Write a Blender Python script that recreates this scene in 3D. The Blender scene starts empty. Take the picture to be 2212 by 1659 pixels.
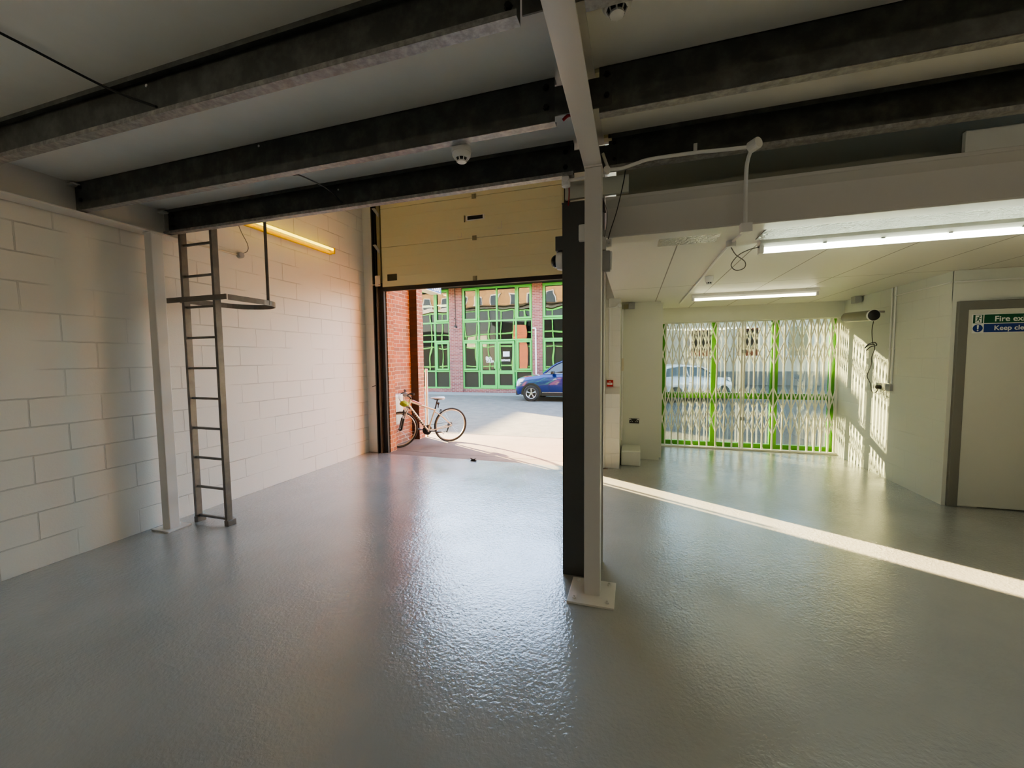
import bpy, bmesh, math, random
from mathutils import Vector, Matrix, noise
random.seed(7)
C = bpy.context.scene.collection
PI = math.pi

# ------------------------------------------------------------------ materials
def new_mat(name):
    m = bpy.data.materials.new(name); m.use_nodes = True
    nt = m.node_tree; b = nt.nodes['Principled BSDF']
    return m, nt, b
def node(nt, t, **kw):
    n = nt.nodes.new(t)
    for k, v in kw.items():
        if k in n.inputs.keys(): n.inputs[k].default_value = v
        else: setattr(n, k, v)
    return n
def rgba(c): return (c[0], c[1], c[2], 1.0)
def paint(name, col, rough=0.5, metal=0.0, bump=None, vary=None, spec=0.5, coat=0.0):
    """plain painted / metal surface; bump=(scale,strength,dist) vary=(scale,colour2,low,high)"""
    m, nt, b = new_mat(name)
    b.inputs['Base Color'].default_value = rgba(col)
    b.inputs['Roughness'].default_value = rough
    b.inputs['Metallic'].default_value = metal
    b.inputs['Specular IOR Level'].default_value = spec
    if coat:
        b.inputs['Coat Weight'].default_value = coat; b.inputs['Coat Roughness'].default_value = 0.05
    tc = node(nt, 'ShaderNodeTexCoord')
    if vary:
        n = node(nt, 'ShaderNodeTexNoise', Scale=vary[0], Detail=5.0, Roughness=0.65)
        nt.links.new(tc.outputs['Object'], n.inputs['Vector'])
        r = node(nt, 'ShaderNodeValToRGB')
        r.color_ramp.elements[0].position = vary[2]; r.color_ramp.elements[0].color = rgba(col)
        r.color_ramp.elements[1].position = vary[3]; r.color_ramp.elements[1].color = rgba(vary[1])
        nt.links.new(n.outputs['Fac'], r.inputs['Fac']); nt.links.new(r.outputs['Color'], b.inputs['Base Color'])
    if bump:
        n = node(nt, 'ShaderNodeTexNoise', Scale=bump[0], Detail=3.0)
        nt.links.new(tc.outputs['Object'], n.inputs['Vector'])
        bp = node(nt, 'ShaderNodeBump', Strength=bump[1], Distance=bump[2])
        nt.links.new(n.outputs['Fac'], bp.inputs['Height']); nt.links.new(bp.outputs['Normal'], b.inputs['Normal'])
    return m
def emit(name, col, s):
    m, nt, b = new_mat(name)
    b.inputs['Base Color'].default_value = rgba(col)
    b.inputs['Emission Color'].default_value = rgba(col); b.inputs['Emission Strength'].default_value = s
    return m
def swizzle(nt, axes, off=(0, 0)):
    """vector (axis a, axis b, 0) from object coordinates"""
    tc = node(nt, 'ShaderNodeTexCoord'); sp = node(nt, 'ShaderNodeSeparateXYZ'); cb = node(nt, 'ShaderNodeCombineXYZ')
    nt.links.new(tc.outputs['Object'], sp.inputs['Vector'])
    for i, a in enumerate(axes):
        ad = node(nt, 'ShaderNodeMath', operation='ADD'); ad.inputs[1].default_value = off[i]
        nt.links.new(sp.outputs[a], ad.inputs[0]); nt.links.new(ad.outputs[0], cb.inputs[i])
    return tc, cb
def block_wall(name, axes, col, off=(0, 0), bw=0.44, rh=0.2257, groove=0.006, strength=1.0, dark=0.78, rough=0.55):
    m, nt, b = new_mat(name)
    tc, cb = swizzle(nt, axes, off)
    # wobble the joints a little, as hand-laid painted blocks
    nz = node(nt, 'ShaderNodeTexNoise', Scale=9.0, Detail=2.0); nt.links.new(tc.outputs['Object'], nz.inputs['Vector'])
    mx = node(nt, 'ShaderNodeVectorMath', operation='MULTIPLY_ADD'); mx.inputs[1].default_value = (0.008, 0.008, 0)
    nt.links.new(nz.outputs['Color'], mx.inputs[0]); nt.links.new(cb.outputs[0], mx.inputs[2])
    br = node(nt, 'ShaderNodeTexBrick', Scale=1.0)
    br.inputs['Mortar Size'].default_value = groove; br.inputs['Mortar Smooth'].default_value = 0.35
    br.inputs['Brick Width'].default_value = bw; br.inputs['Row Height'].default_value = rh
    br.inputs['Color1'].default_value = rgba(col); br.inputs['Color2'].default_value = rgba([c * 0.975 for c in col])
    br.inputs['Mortar'].default_value = rgba([c * dark for c in col])
    nt.links.new(mx.outputs[0], br.inputs['Vector'])
    # joints fade in and out where paint filled them
    fd = node(nt, 'ShaderNodeTexNoise', Scale=1.7, Detail=2.0); nt.links.new(tc.outputs['Object'], fd.inputs['Vector'])
    rp = node(nt, 'ShaderNodeValToRGB'); rp.color_ramp.elements[0].position = 0.36; rp.color_ramp.elements[1].position = 0.56
    nt.links.new(fd.outputs['Fac'], rp.inputs['Fac'])
    mt = node(nt, 'ShaderNodeMath', operation='MULTIPLY'); nt.links.new(br.outputs['Fac'], mt.inputs[0]); nt.links.new(rp.outputs['Color'], mt.inputs[1])
    mc = node(nt, 'ShaderNodeMix', data_type='RGBA'); mc.inputs[6].default_value = rgba(col); mc.inputs[7].default_value = rgba([c * dark for c in col])
    nt.links.new(mt.outputs[0], mc.inputs[0]); nt.links.new(mc.outputs[2], b.inputs['Base Color'])
    gr = node(nt, 'ShaderNodeTexNoise', Scale=95.0, Detail=4.0); nt.links.new(tc.outputs['Object'], gr.inputs['Vector'])
    h = node(nt, 'ShaderNodeMath', operation='MULTIPLY_ADD'); h.inputs[1].default_value = -1.0
    g2 = node(nt, 'ShaderNodeMath', operation='MULTIPLY'); g2.inputs[1].default_value = 0.12; nt.links.new(gr.outputs['Fac'], g2.inputs[0])
    nt.links.new(mt.outputs[0], h.inputs[0]); nt.links.new(g2.outputs[0], h.inputs[2])
    bp = node(nt, 'ShaderNodeBump', Strength=strength, Distance=0.006)
    nt.links.new(h.outputs[0], bp.inputs['Height']); nt.links.new(bp.outputs['Normal'], b.inputs['Normal'])
    b.inputs['Roughness'].default_value = rough
    return m
def brick_mat(name, axes, c1, c2, c3, mortar, bw=0.225, rh=0.075, off=(0, 0), ms=0.006):
    m, nt, b = new_mat(name)
    tc, cb = swizzle(nt, axes, off)
    br = node(nt, 'ShaderNodeTexBrick', Scale=1.0)
    br.inputs['Mortar Size'].default_value = ms; br.inputs['Mortar Smooth'].default_value = 0.2
    br.inputs['Brick Width'].default_value = bw; br.inputs['Row Height'].default_value = rh
    br.inputs['Color1'].default_value = rgba(c1); br.inputs['Color2'].default_value = rgba(c2); br.inputs['Mortar'].default_value = rgba(mortar)
    nt.links.new(cb.outputs[0], br.inputs['Vector'])
    br2 = node(nt, 'ShaderNodeTexBrick', Scale=1.0)
    br2.inputs['Mortar Size'].default_value = ms; br2.inputs['Brick Width'].default_value = bw; br2.inputs['Row Height'].default_value = rh
    br2.inputs['Bias'].default_value = -0.4
    br2.inputs['Color1'].default_value = (0, 0, 0, 1); br2.inputs['Color2'].default_value = (1, 1, 1, 1); br2.inputs['Mortar'].default_value = (0, 0, 0, 1)
    sh = node(nt, 'ShaderNodeVectorMath', operation='ADD'); sh.inputs[1].default_value = (bw * 26, rh * 34, 0)
    nt.links.new(cb.outputs[0], sh.inputs[0]); nt.links.new(sh.outputs[0], br2.inputs['Vector'])
    mc = node(nt, 'ShaderNodeMix', data_type='RGBA'); mc.inputs[7].default_value = rgba(c3)
    nt.links.new(br2.outputs['Color'], mc.inputs[0]); nt.links.new(br.outputs['Color'], mc.inputs[6])
    nt.links.new(mc.outputs[2], b.inputs['Base Color'])
    bp = node(nt, 'ShaderNodeBump', Strength=0.7, Distance=0.006, invert=True)
    nt.links.new(br.outputs['Fac'], bp.inputs['Height']); nt.links.new(bp.outputs['Normal'], b.inputs['Normal'])
    b.inputs['Roughness'].default_value = 0.9
    return m
def glass_mat(name, tint, refl, wav=0.0, wscale=0.6):
    """sheet glass: clear (tinted) where it transmits, mirror-like where it reflects"""
    m = bpy.data.materials.new(name); m.use_nodes = True; nt = m.node_tree
    nt.nodes.remove(nt.nodes['Principled BSDF']); out = nt.nodes['Material Output']
    tr = node(nt, 'ShaderNodeBsdfTransparent'); tr.inputs['Color'].default_value = rgba(tint)
    gl = node(nt, 'ShaderNodeBsdfGlossy'); gl.inputs['Roughness'].default_value = 0.0
    fr = node(nt, 'ShaderNodeLayerWeight', Blend=0.5)
    pw = node(nt, 'ShaderNodeMath', operation='POWER'); pw.inputs[1].default_value = 4.0; nt.links.new(fr.outputs['Facing'], pw.inputs[0])
    ml = node(nt, 'ShaderNodeMath', operation='MULTIPLY_ADD'); ml.inputs[1].default_value = 0.85; ml.inputs[2].default_value = refl; ml.use_clamp = True
    nt.links.new(pw.outputs[0], ml.inputs[0])
    mx = node(nt, 'ShaderNodeMixShader'); nt.links.new(ml.outputs[0], mx.inputs[0])
    nt.links.new(tr.outputs[0], mx.inputs[1]); nt.links.new(gl.outputs[0], mx.inputs[2]); nt.links.new(mx.outputs[0], out.inputs['Surface'])
    if wav:
        tc = node(nt, 'ShaderNodeTexCoord'); n = node(nt, 'ShaderNodeTexNoise', Scale=wscale, Detail=1.0)
        nt.links.new(tc.outputs['Object'], n.inputs['Vector'])
        bp = node(nt, 'ShaderNodeBump', Strength=wav, Distance=0.1)
        nt.links.new(n.outputs['Fac'], bp.inputs['Height']); nt.links.new(bp.outputs['Normal'], gl.inputs['Normal'])
    return m

CREAM = (0.80, 0.765, 0.68)
M = {}
M['wall_left'] = block_wall('painted_blocks_left', ('Y', 'Z'), (0.76, 0.73, 0.66), off=(-1.835 + 0.44 * 9, 0.2257 * 40))
M['wall_right'] = block_wall('painted_blocks_right', ('Y', 'Z'), (0.66, 0.68, 0.63), off=(4.1, 0.2275 * 40), rh=0.2275, strength=0.45, dark=0.93, groove=0.004)
M['wall_x'] = block_wall('painted_blocks_cross', ('X', 'Z'), (0.78, 0.765, 0.70), off=(8.0, 0.2257 * 40), strength=0.4, dark=0.92, groove=0.004)
M['plain_wall'] = paint('smooth_wall_paint', (0.66, 0.67, 0.615), 0.5, bump=(120, 0.08, 0.002))
M['board'] = paint('painted_board', (0.66, 0.67, 0.59), 0.4, bump=(160, 0.04, 0.001))
M['deck'] = paint('deck_underside_paint', (0.82, 0.81, 0.75), 0.6, vary=(2.5, (0.76, 0.75, 0.69), 0.35, 0.75))
M['white_steel'] = paint('white_painted_steel', (0.66, 0.64, 0.60), 0.32, bump=(70, 0.08, 0.002))
M['white_steel_col'] = paint('white_painted_column', (0.70, 0.67, 0.63), 0.28, bump=(60, 0.06, 0.002))
M['galv'] = paint('dark_galvanised_steel', (0.078, 0.082, 0.078), 0.5, metal=0.1, vary=(9, (0.17, 0.175, 0.165), 0.42, 0.80))
M['galv_lip'] = paint('galvanised_flange', (0.22, 0.215, 0.205), 0.45, metal=0.3, vary=(24, (0.40, 0.39, 0.37), 0.4, 0.68))
M['bolt'] = paint('dark_bolt', (0.012, 0.012, 0.012), 0.5)
M['dark_steel'] = paint('charcoal_painted_steel', (0.085, 0.088, 0.088), 0.38)
M['ladder'] = paint('grey_ladder_steel', (0.13, 0.125, 0.115), 0.4, metal=0.3, vary=(8, (0.19, 0.18, 0.165), 0.4, 0.7))
M['white_plastic'] = paint('white_plastic', (0.80, 0.79, 0.76), 0.35)
M['grey_plastic'] = paint('grey_plastic', (0.36, 0.36, 0.36), 0.45)
M['black_plastic'] = paint('black_plastic', (0.012, 0.012, 0.013), 0.4)
M['black_gloss'] = paint('black_gloss', (0.006, 0.006, 0.007), 0.08)
M['cable_black'] = paint('black_cable', (0.010, 0.010, 0.010), 0.5)
M['cable_grey'] = paint('grey_cable', (0.16, 0.15, 0.13), 0.5)
M['red'] = paint('red_plastic', (0.50, 0.015, 0.012), 0.4)
M['red_cable'] = paint('red_cable', (0.35, 0.008, 0.02), 0.4)
M['black_frame'] = paint('dark_bronze_frame', (0.022, 0.019, 0.016), 0.65)
M['dull_metal'] = paint('brushed_metal', (0.30, 0.29, 0.26), 0.3, metal=0.9)
M['metal'] = paint('bright_metal', (0.55, 0.55, 0.55), 0.25, metal=1.0)
M['zinc'] = paint('zinc_hinge', (0.30, 0.27, 0.17), 0.45, metal=0.5)
M['door_panel'] = paint('cream_sectional_door', (0.70, 0.65, 0.42), 0.55, bump=(260, 0.12, 0.001))
M['grey_frame'] = paint('grey_door_frame', (0.17, 0.17, 0.155), 0.5, bump=(90, 0.05, 0.001))
M['door_leaf'] = paint('pale_door_leaf', (0.62, 0.625, 0.57), 0.5)
M['sign_white'] = paint('sign_white', (0.80, 0.80, 0.78), 0.4)
M['sign_green'] = paint('sign_green', (0.0, 0.075, 0.035), 0.4)
M['sign_blue'] = paint('sign_blue', (0.006, 0.030, 0.20), 0.4)
M['board_blue'] = paint('signboard_blue', (0.03, 0.10, 0.32), 0.4)
M['green'] = paint('bright_green_frame', (0.075, 0.43, 0.095), 0.35)
M['green_dark'] = paint('green_window_frame', (0.055, 0.24, 0.012), 0.4)
M['grille'] = paint('cream_grille_steel', (0.82, 0.80, 0.73), 0.35)
M['brick'] = brick_mat('red_brick_y', ('Y', 'Z'), (0.37, 0.105, 0.055), (0.20, 0.10, 0.07), (0.43, 0.185, 0.10), (0.52, 0.37, 0.28), off=(30, 30))
M['brick_x'] = brick_mat('red_brick_x', ('X', 'Z'), (0.42, 0.09, 0.045), (0.26, 0.08, 0.055), (0.50, 0.15, 0.08), (0.48, 0.33, 0.25), off=(30, 30))
M['brick_shaded'] = brick_mat('shaded_brick_return', ('X', 'Z'), (0.085, 0.040, 0.026), (0.06, 0.032, 0.022), (0.11, 0.05, 0.03), (0.06, 0.035, 0.025), bw=0.225, off=(30.06, 30))  # shade on the pier return put into darker brick and mortar colours
M['brick_q'] = brick_mat('brown_brick_reveal', ('Y', 'Z'), (0.40, 0.12, 0.045), (0.25, 0.09, 0.055), (0.46, 0.17, 0.07), (0.48, 0.34, 0.24), bw=0.112, off=(30.03, 30))
M['brick_far'] = brick_mat('purple_red_brick', ('X', 'Z'), (0.26, 0.080, 0.070), (0.16, 0.065, 0.065), (0.36, 0.14, 0.12), (0.42, 0.30, 0.27), off=(30, 30))
M['brick_buff'] = brick_mat('buff_brick', ('X', 'Z'), (0.30, 0.18, 0.09), (0.24, 0.145, 0.075), (0.36, 0.24, 0.13), (0.32, 0.25, 0.18), off=(60, 30))
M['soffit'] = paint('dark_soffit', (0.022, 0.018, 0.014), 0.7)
M['dark_room'] = paint('dim_interior', (0.035, 0.032, 0.03), 0.8)
M['pane'] = glass_mat('clear_window_glass', (0.60, 0.645, 0.60), 0.20)
M['pane_far'] = glass_mat('dark_office_glass', (0.75, 0.75, 0.72), 0.10, wav=0.10, wscale=0.8)
M['spandrel'] = paint('dark_spandrel_panel', (0.012, 0.010, 0.009), 0.45)
M['car_glass'] = paint('car_window_glass', (0.012, 0.016, 0.020), 0.04, spec=0.9)
M['blue_paint'] = paint('deep_blue_car_paint', (0.006, 0.012, 0.13), 0.22, metal=0.3, coat=1.0)
M['silver_paint'] = paint('pale_car_paint', (0.62, 0.66, 0.74), 0.3, metal=0.1, coat=1.0)
M['tyre'] = paint('rubber', (0.014, 0.014, 0.014), 0.75)
M['alloy'] = paint('alloy', (0.50, 0.48, 0.46), 0.3, metal=0.8)
M['chrome'] = paint('chrome', (0.75, 0.75, 0.75), 0.12, metal=1.0)
M['lamp_lens'] = paint('lamp_lens', (0.65, 0.68, 0.72), 0.08, spec=0.8)
M['bike_frame'] = paint('champagne_bike_paint', (0.66, 0.60, 0.46), 0.28, metal=0.2)
M['pink'] = paint('pink_decal', (0.55, 0.20, 0.22), 0.4)
M['lime'] = paint('lime_fabric', (0.34, 0.46, 0.03), 0.7)
M['pale_rim'] = paint('rim_metal', (0.52, 0.48, 0.40), 0.3, metal=0.6)
M['saddle'] = paint('pale_saddle', (0.50, 0.58, 0.66), 0.35)
M['cream_plastic'] = paint('cream_plastic_bin', (0.72, 0.66, 0.52), 0.5)
M['paper'] = paint('paper', (0.62, 0.70, 0.75), 0.6)
M['kerb'] = paint('kerb_concrete', (0.22, 0.215, 0.20), 0.85, bump=(60, 0.2, 0.004))
M['pavement'] = paint('pavement_concrete', (0.20, 0.20, 0.195), 0.85, bump=(50, 0.2, 0.004))
M['render_cream'] = paint('cream_render', (0.66, 0.60, 0.47), 0.8)
M['render_white'] = paint('white_render', (0.74, 0.72, 0.66), 0.8)
M['bird'] = paint('dead_leaf', (0.045, 0.030, 0.020), 0.8)
M['tube_white'] = emit('lit_tube_white', (0.90, 1.0, 0.80), 13.0)
M['tube_far'] = emit('lit_tube_warm', (1.0, 0.95, 0.66), 6.5)
M['tube_yellow'] = emit('lit_tube_yellow', (1.0, 0.74, 0.03), 2.6)
M['tube_fill'] = emit('lit_tube_fill', (1.0, 0.90, 0.74), 24.0)  # glow of the unseen fill tubes added to brighten the room
M['yellow_body'] = paint('yellow_batten', (0.85, 0.52, 0.01), 0.35)
M['amber_lamp'] = emit('amber_wall_lamp', (1.0, 0.55, 0.18), 2.5)
M['office_light'] = emit('office_ceiling_panel', (0.92, 1.0, 0.55), 2.2)

# painted garage floor
def floor_mat():
    m, nt, b = new_mat('glossy_grey_floor_paint')
    tc = node(nt, 'ShaderNodeTexCoord')
    n1 = node(nt, 'ShaderNodeTexNoise', Scale=1.3, Detail=4.0); nt.links.new(tc.outputs['Object'], n1.inputs['Vector'])
    r = node(nt, 'ShaderNodeValToRGB'); e = r.color_ramp.elements
    e[0].position = 0.3; e[0].color = (0.30, 0.306, 0.298, 1); e[1].position = 0.72; e[1].color = (0.36, 0.365, 0.352, 1)
    nt.links.new(n1.outputs['Fac'], r.inputs['Fac']); nt.links.new(r.outputs['Color'], b.inputs['Base Color'])
    rr = node(nt, 'ShaderNodeMapRange'); rr.inputs['To Min'].default_value = 0.14; rr.inputs['To Max'].default_value = 0.27
    n2 = node(nt, 'ShaderNodeTexNoise', Scale=2.2, Detail=3.0); nt.links.new(tc.outputs['Object'], n2.inputs['Vector'])
    nt.links.new(n2.outputs['Fac'], rr.inputs['Value']); nt.links.new(rr.outputs[0], b.inputs['Roughness'])
    b.inputs['Specular IOR Level'].default_value = 0.6
    b.inputs['Coat Weight'].default_value = 0.8; b.inputs['Coat Roughness'].default_value = 0.07
    # dimpled paint film: fine pits plus broader undulation
    a = node(nt, 'ShaderNodeTexNoise', Scale=62.0, Detail=3.0, Roughness=0.55, Distortion=0.4); nt.links.new(tc.outputs['Object'], a.inputs['Vector'])
    v = node(nt, 'ShaderNodeTexVoronoi', Scale=38.0, feature='SMOOTH_F1'); nt.links.new(tc.outputs['Object'], v.inputs['Vector'])
    c = node(nt, 'ShaderNodeTexNoise', Scale=7.0, Detail=3.0); nt.links.new(tc.outputs['Object'], c.inputs['Vector'])
    amp = node(nt, 'ShaderNodeTexNoise', Scale=1.1, Detail=2.0); nt.links.new(tc.outputs['Object'], amp.inputs['Vector'])
    ar = node(nt, 'ShaderNodeMapRange'); ar.inputs['From Min'].default_value = 0.35; ar.inputs['From Max'].default_value = 0.65
    ar.inputs['To Min'].default_value = 0.45; ar.inputs['To Max'].default_value = 1.0; nt.links.new(amp.outputs['Fac'], ar.inputs['Value'])
    s1 = node(nt, 'ShaderNodeMath', operation='MULTIPLY_ADD'); s1.inputs[1].default_value = 0.6
    nt.links.new(v.outputs['Distance'], s1.inputs[0]); nt.links.new(a.outputs['Fac'], s1.inputs[2])
    s2 = node(nt, 'ShaderNodeMath', operation='MULTIPLY'); nt.links.new(s1.outputs[0], s2.inputs[0]); nt.links.new(ar.outputs[0], s2.inputs[1])
    s3 = node(nt, 'ShaderNodeMath', operation='MULTIPLY_ADD'); s3.inputs[1].default_value = 0.5
    nt.links.new(c.outputs['Fac'], s3.inputs[0]); nt.links.new(s2.outputs[0], s3.inputs[2])
    bp = node(nt, 'ShaderNodeBump', Strength=0.27, Distance=0.010); nt.links.new(s3.outputs[0], bp.inputs['Height'])
    nt.links.new(bp.outputs['Normal'], b.inputs['Normal']); nt.links.new(bp.outputs['Normal'], b.inputs['Coat Normal'])
    return m
M['floor'] = floor_mat()
def ground_mat(name, c1, c2, scale, bs, bd, rough=0.9):
    m, nt, b = new_mat(name); tc = node(nt, 'ShaderNodeTexCoord')
    n = node(nt, 'ShaderNodeTexNoise', Scale=scale, Detail=8.0, Roughness=0.7); nt.links.new(tc.outputs['Object'], n.inputs['Vector'])
    r = node(nt, 'ShaderNodeValToRGB'); r.color_ramp.elements[0].position = 0.35; r.color_ramp.elements[0].color = rgba(c1)
    r.color_ramp.elements[1].position = 0.65; r.color_ramp.elements[1].color = rgba(c2)
    nt.links.new(n.outputs['Fac'], r.inputs['Fac']); nt.links.new(r.outputs['Color'], b.inputs['Base Color'])
    k = node(nt, 'ShaderNodeTexNoise', Scale=bs, Detail=5.0); nt.links.new(tc.outputs['Object'], k.inputs['Vector'])
    bp = node(nt, 'ShaderNodeBump', Strength=0.5, Distance=bd); nt.links.new(k.outputs['Fac'], bp.inputs['Height'])
    nt.links.new(bp.outputs['Normal'], b.inputs['Normal']); b.inputs['Roughness'].default_value = rough
    return m
M['asphalt'] = ground_mat('worn_asphalt', (0.085, 0.080, 0.072), (0.130, 0.120, 0.105), 3.0, 45, 0.012)
M['concrete'] = ground_mat('apron_concrete', (0.155, 0.115, 0.092), (0.195, 0.150, 0.122), 2.0, 30, 0.004)
# ceiling boards with seams
def ceil_mat():
    m, nt, b = new_mat('painted_ceiling_boards')
    tc, cb = swizzle(nt, ('Y', 'X'), (2.4 * 4 - 5.35 + 2.4, 1.2 * 8 - 0.317 + 0.6))
    br = node(nt, 'ShaderNodeTexBrick', Scale=1.0); br.offset = 0.0
    br.inputs['Mortar Size'].default_value = 0.0055; br.inputs['Brick Width'].default_value = 2.4; br.inputs['Row Height'].default_value = 0.6
    br.inputs['Color1'].default_value = (0.71, 0.705, 0.65, 1); br.inputs['Color2'].default_value = (0.70, 0.695, 0.64, 1); br.inputs['Mortar'].default_value = (0.20, 0.18, 0.15, 1)
    nt.links.new(cb.outputs[0], br.inputs['Vector']); nt.links.new(br.outputs['Color'], b.inputs['Base Color'])
    b.inputs['Roughness'].default_value = 0.42
    n = node(nt, 'ShaderNodeTexNoise', Scale=90.0, Detail=3.0); nt.links.new(tc.outputs['Object'], n.inputs['Vector'])
    bp = node(nt, 'ShaderNodeBump', Strength=0.08, Distance=0.002); nt.links.new(n.outputs['Fac'], bp.inputs['Height'])
    nt.links.new(bp.outputs['Normal'], b.inputs['Normal'])
    return m
M['ceiling'] = ceil_mat()
M['gloss_board'] = paint('textured_gloss_panel', (0.45, 0.46, 0.42), 0.16, bump=(42, 1.0, 0.02), spec=0.5)

# ------------------------------------------------------------------ mesh helpers
def box(bm, x0, x1, y0, y1, z0, z1):
    v = [bm.verts.new((x, y, z)) for x in (x0, x1) for y in (y0, y1) for z in (z0, z1)]
    for f in ((0, 1, 3, 2), (4, 6, 7, 5), (0, 4, 5, 1), (2, 3, 7, 6), (0, 2, 6, 4), (1, 5, 7, 3)):
        bm.faces.new([v[i] for i in f])
    return v
def bx(*a, **k):
    bm = bmesh.new(); box(bm, *a); return bm
def prism(bm, pts, axis, a0, a1):
    """extrude a polygon; axis 'x': pts=(y,z), 'y': pts=(x,z), 'z': pts=(x,y)"""
    def P(p, a): return {'x': (a, p[0], p[1]), 'y': (p[0], a, p[1]), 'z': (p[0], p[1], a)}[axis]
    A = [bm.verts.new(P(p, a0)) for p in pts]; B = [bm.verts.new(P(p, a1)) for p in pts]
    n = len(pts)
    bm.faces.new(A); bm.faces.new(B[::-1])
    for i in range(n): bm.faces.new((A[i], B[i], B[(i + 1) % n], A[(i + 1) % n]))
def frame_of(d):
    d = d.normalized(); u = Vector((0, 0, 1)) if abs(d.z) < 0.9 else Vector((1, 0, 0))
    a = d.cross(u).normalized(); return a, a.cross(d).normalized()
def tube(bm, pts, r, seg=10, closed=False, r2=None):
    pts = [Vector(p) for p in pts]; n = len(pts); rings = []
    if closed: d0 = pts[1] - pts[-1]
    else: d0 = pts[1] - pts[0]
    a, b = frame_of(d0)
    for i, p in enumerate(pts):
        if closed: d = pts[(i + 1) % n] - pts[i - 1]
        else: d = (pts[min(i + 1, n - 1)] - pts[max(i - 1, 0)])
        d.normalize(); a = (a - d * a.dot(d)).normalized(); b = a.cross(d)
        rr = r if r2 is None else r + (r2 - r) * i / (n - 1)
        rings.append([bm.verts.new(p + (a * math.cos(t) + b * math.sin(t)) * rr) for t in (2 * PI * k / seg for k in range(seg))])
    for i in range(n if closed else n - 1):
        A, B = rings[i], rings[(i + 1) % n]
        for k in range(seg): bm.faces.new((A[k], A[(k + 1) % seg], B[(k + 1) % seg], B[k]))
    if not closed: bm.faces.new(rings[0]); bm.faces.new(rings[-1][::-1])
def lathe(bm, prof, c, axis, seg=24, caps=True):
    """profile [(r, h)] revolved about axis vector from c"""
    c = Vector(c); ax = Vector(axis).normalized(); a, b = frame_of(ax); rings = []
    for r, h in prof:
        if r < 1e-6: rings.append([bm.verts.new(c + ax * h)])
        else: rings.append([bm.verts.new(c + ax * h + (a * math.cos(2 * PI * k / seg) + b * math.sin(2 * PI * k / seg)) * r) for k in range(seg)])
    for A, B in zip(rings, rings[1:]):
        if len(A) == 1 and len(B) == 1: continue
        for k in range(seg):
            k2 = (k + 1) % seg
            if len(A) == 1: bm.faces.new((A[0], B[k2], B[k]))
            elif len(B) == 1: bm.faces.new((A[k], A[k2], B[0]))
            else: bm.faces.new((A[k], A[k2], B[k2], B[k]))
    if caps and len(rings[0]) > 1: bm.faces.new(rings[0][::-1])
    if caps and len(rings[-1]) > 1: bm.faces.new(rings[-1])
def arc(cx, cy, r, a0, a1, n): return [(cx + r * math.cos(a0 + (a1 - a0) * i / n), cy + r * math.sin(a0 + (a1 - a0) * i / n)) for i in range(n + 1)]
def smooth_path(pts, n=8):
    """Catmull-Rom through points"""
    P = [Vector(p) for p in pts]; P = [P[0] * 2 - P[1]] + P + [P[-1] * 2 - P[-2]]; out = []
    for i in range(1, len(P) - 2):
        for k in range(n):
            t = k / n; a, b, c, d = P[i - 1:i + 3]
            out.append(0.5 * ((2 * b) + (c - a) * t + (2 * a - 5 * b + 4 * c - d) * t * t + (3 * b - a - 3 * c + d) * t ** 3))
    out.append(P[-2]); return out

ORIG = {}
def obj(name, bm, mat, parent=None, bevel=0, smooth=False, seg=2):
    bmesh.ops.remove_doubles(bm, verts=bm.verts, dist=1e-6)
    bmesh.ops.recalc_face_normals(bm, faces=bm.faces)
    if parent is not None:
        o0 = ORIG.get(parent.name, Vector((0, 0, 0)))
        bmesh.ops.translate(bm, verts=bm.verts, vec=-o0)
    me = bpy.data.meshes.new(name)
    if smooth:
        for f in bm.faces: f.smooth = True
        for e in bm.edges:
            if len(e.link_faces) == 2 and e.calc_face_angle(0) > 0.6: e.smooth = False
    bm.to_mesh(me); bm.free()
    mats = mat if isinstance(mat, (list, tuple)) else [mat]
    for k in mats: me.materials.append(k)
    o = bpy.data.objects.new(name, me); C.objects.link(o)
    if parent is not None:
        o.parent = parent; ORIG[o.name] = ORIG.get(parent.name, Vector((0, 0, 0)))
    else: ORIG[o.name] = Vector((0, 0, 0))
    if bevel:
        md = o.modifiers.new('bevel', 'BEVEL'); md.width = bevel; md.segments = seg; md.limit_method = 'ANGLE'
    return o
def tag(o, label=None, cat=None, group=None, kind=None):
    for k, v in (('label', label), ('category', cat), ('group', group), ('kind', kind)):
        if v: o[k] = v
    return o
def thing(name, label, cat, loc=(0, 0, 0), group=None, kind=None):
    o = bpy.data.objects.new(name, None); C.objects.link(o); o.empty_display_size = 0.1
    o.location = loc; ORIG[o.name] = Vector(loc)
    return tag(o, label, cat, group, kind)
def struct(name, bm, mat, label=None, parent=None, **k):
    o = obj(name, bm, mat, parent, **k)
    if parent is None: o['kind'] = 'structure'
    if label: o['label'] = label
    return o
def dup(root, loc=None, rotz=None, label=None, group=None):
    r = root.copy(); C.objects.link(r)
    if loc is not None: r.location = loc
    if rotz is not None: r.rotation_euler = (0, 0, rotz)
    if label: r['label'] = label
    if group: r['group'] = group
    for ch in list(root.children):
        c = ch.copy(); C.objects.link(c); c.parent = r
        for g in list(ch.children):
            d = g.copy(); C.objects.link(d); d.parent = c
    return r
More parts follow.
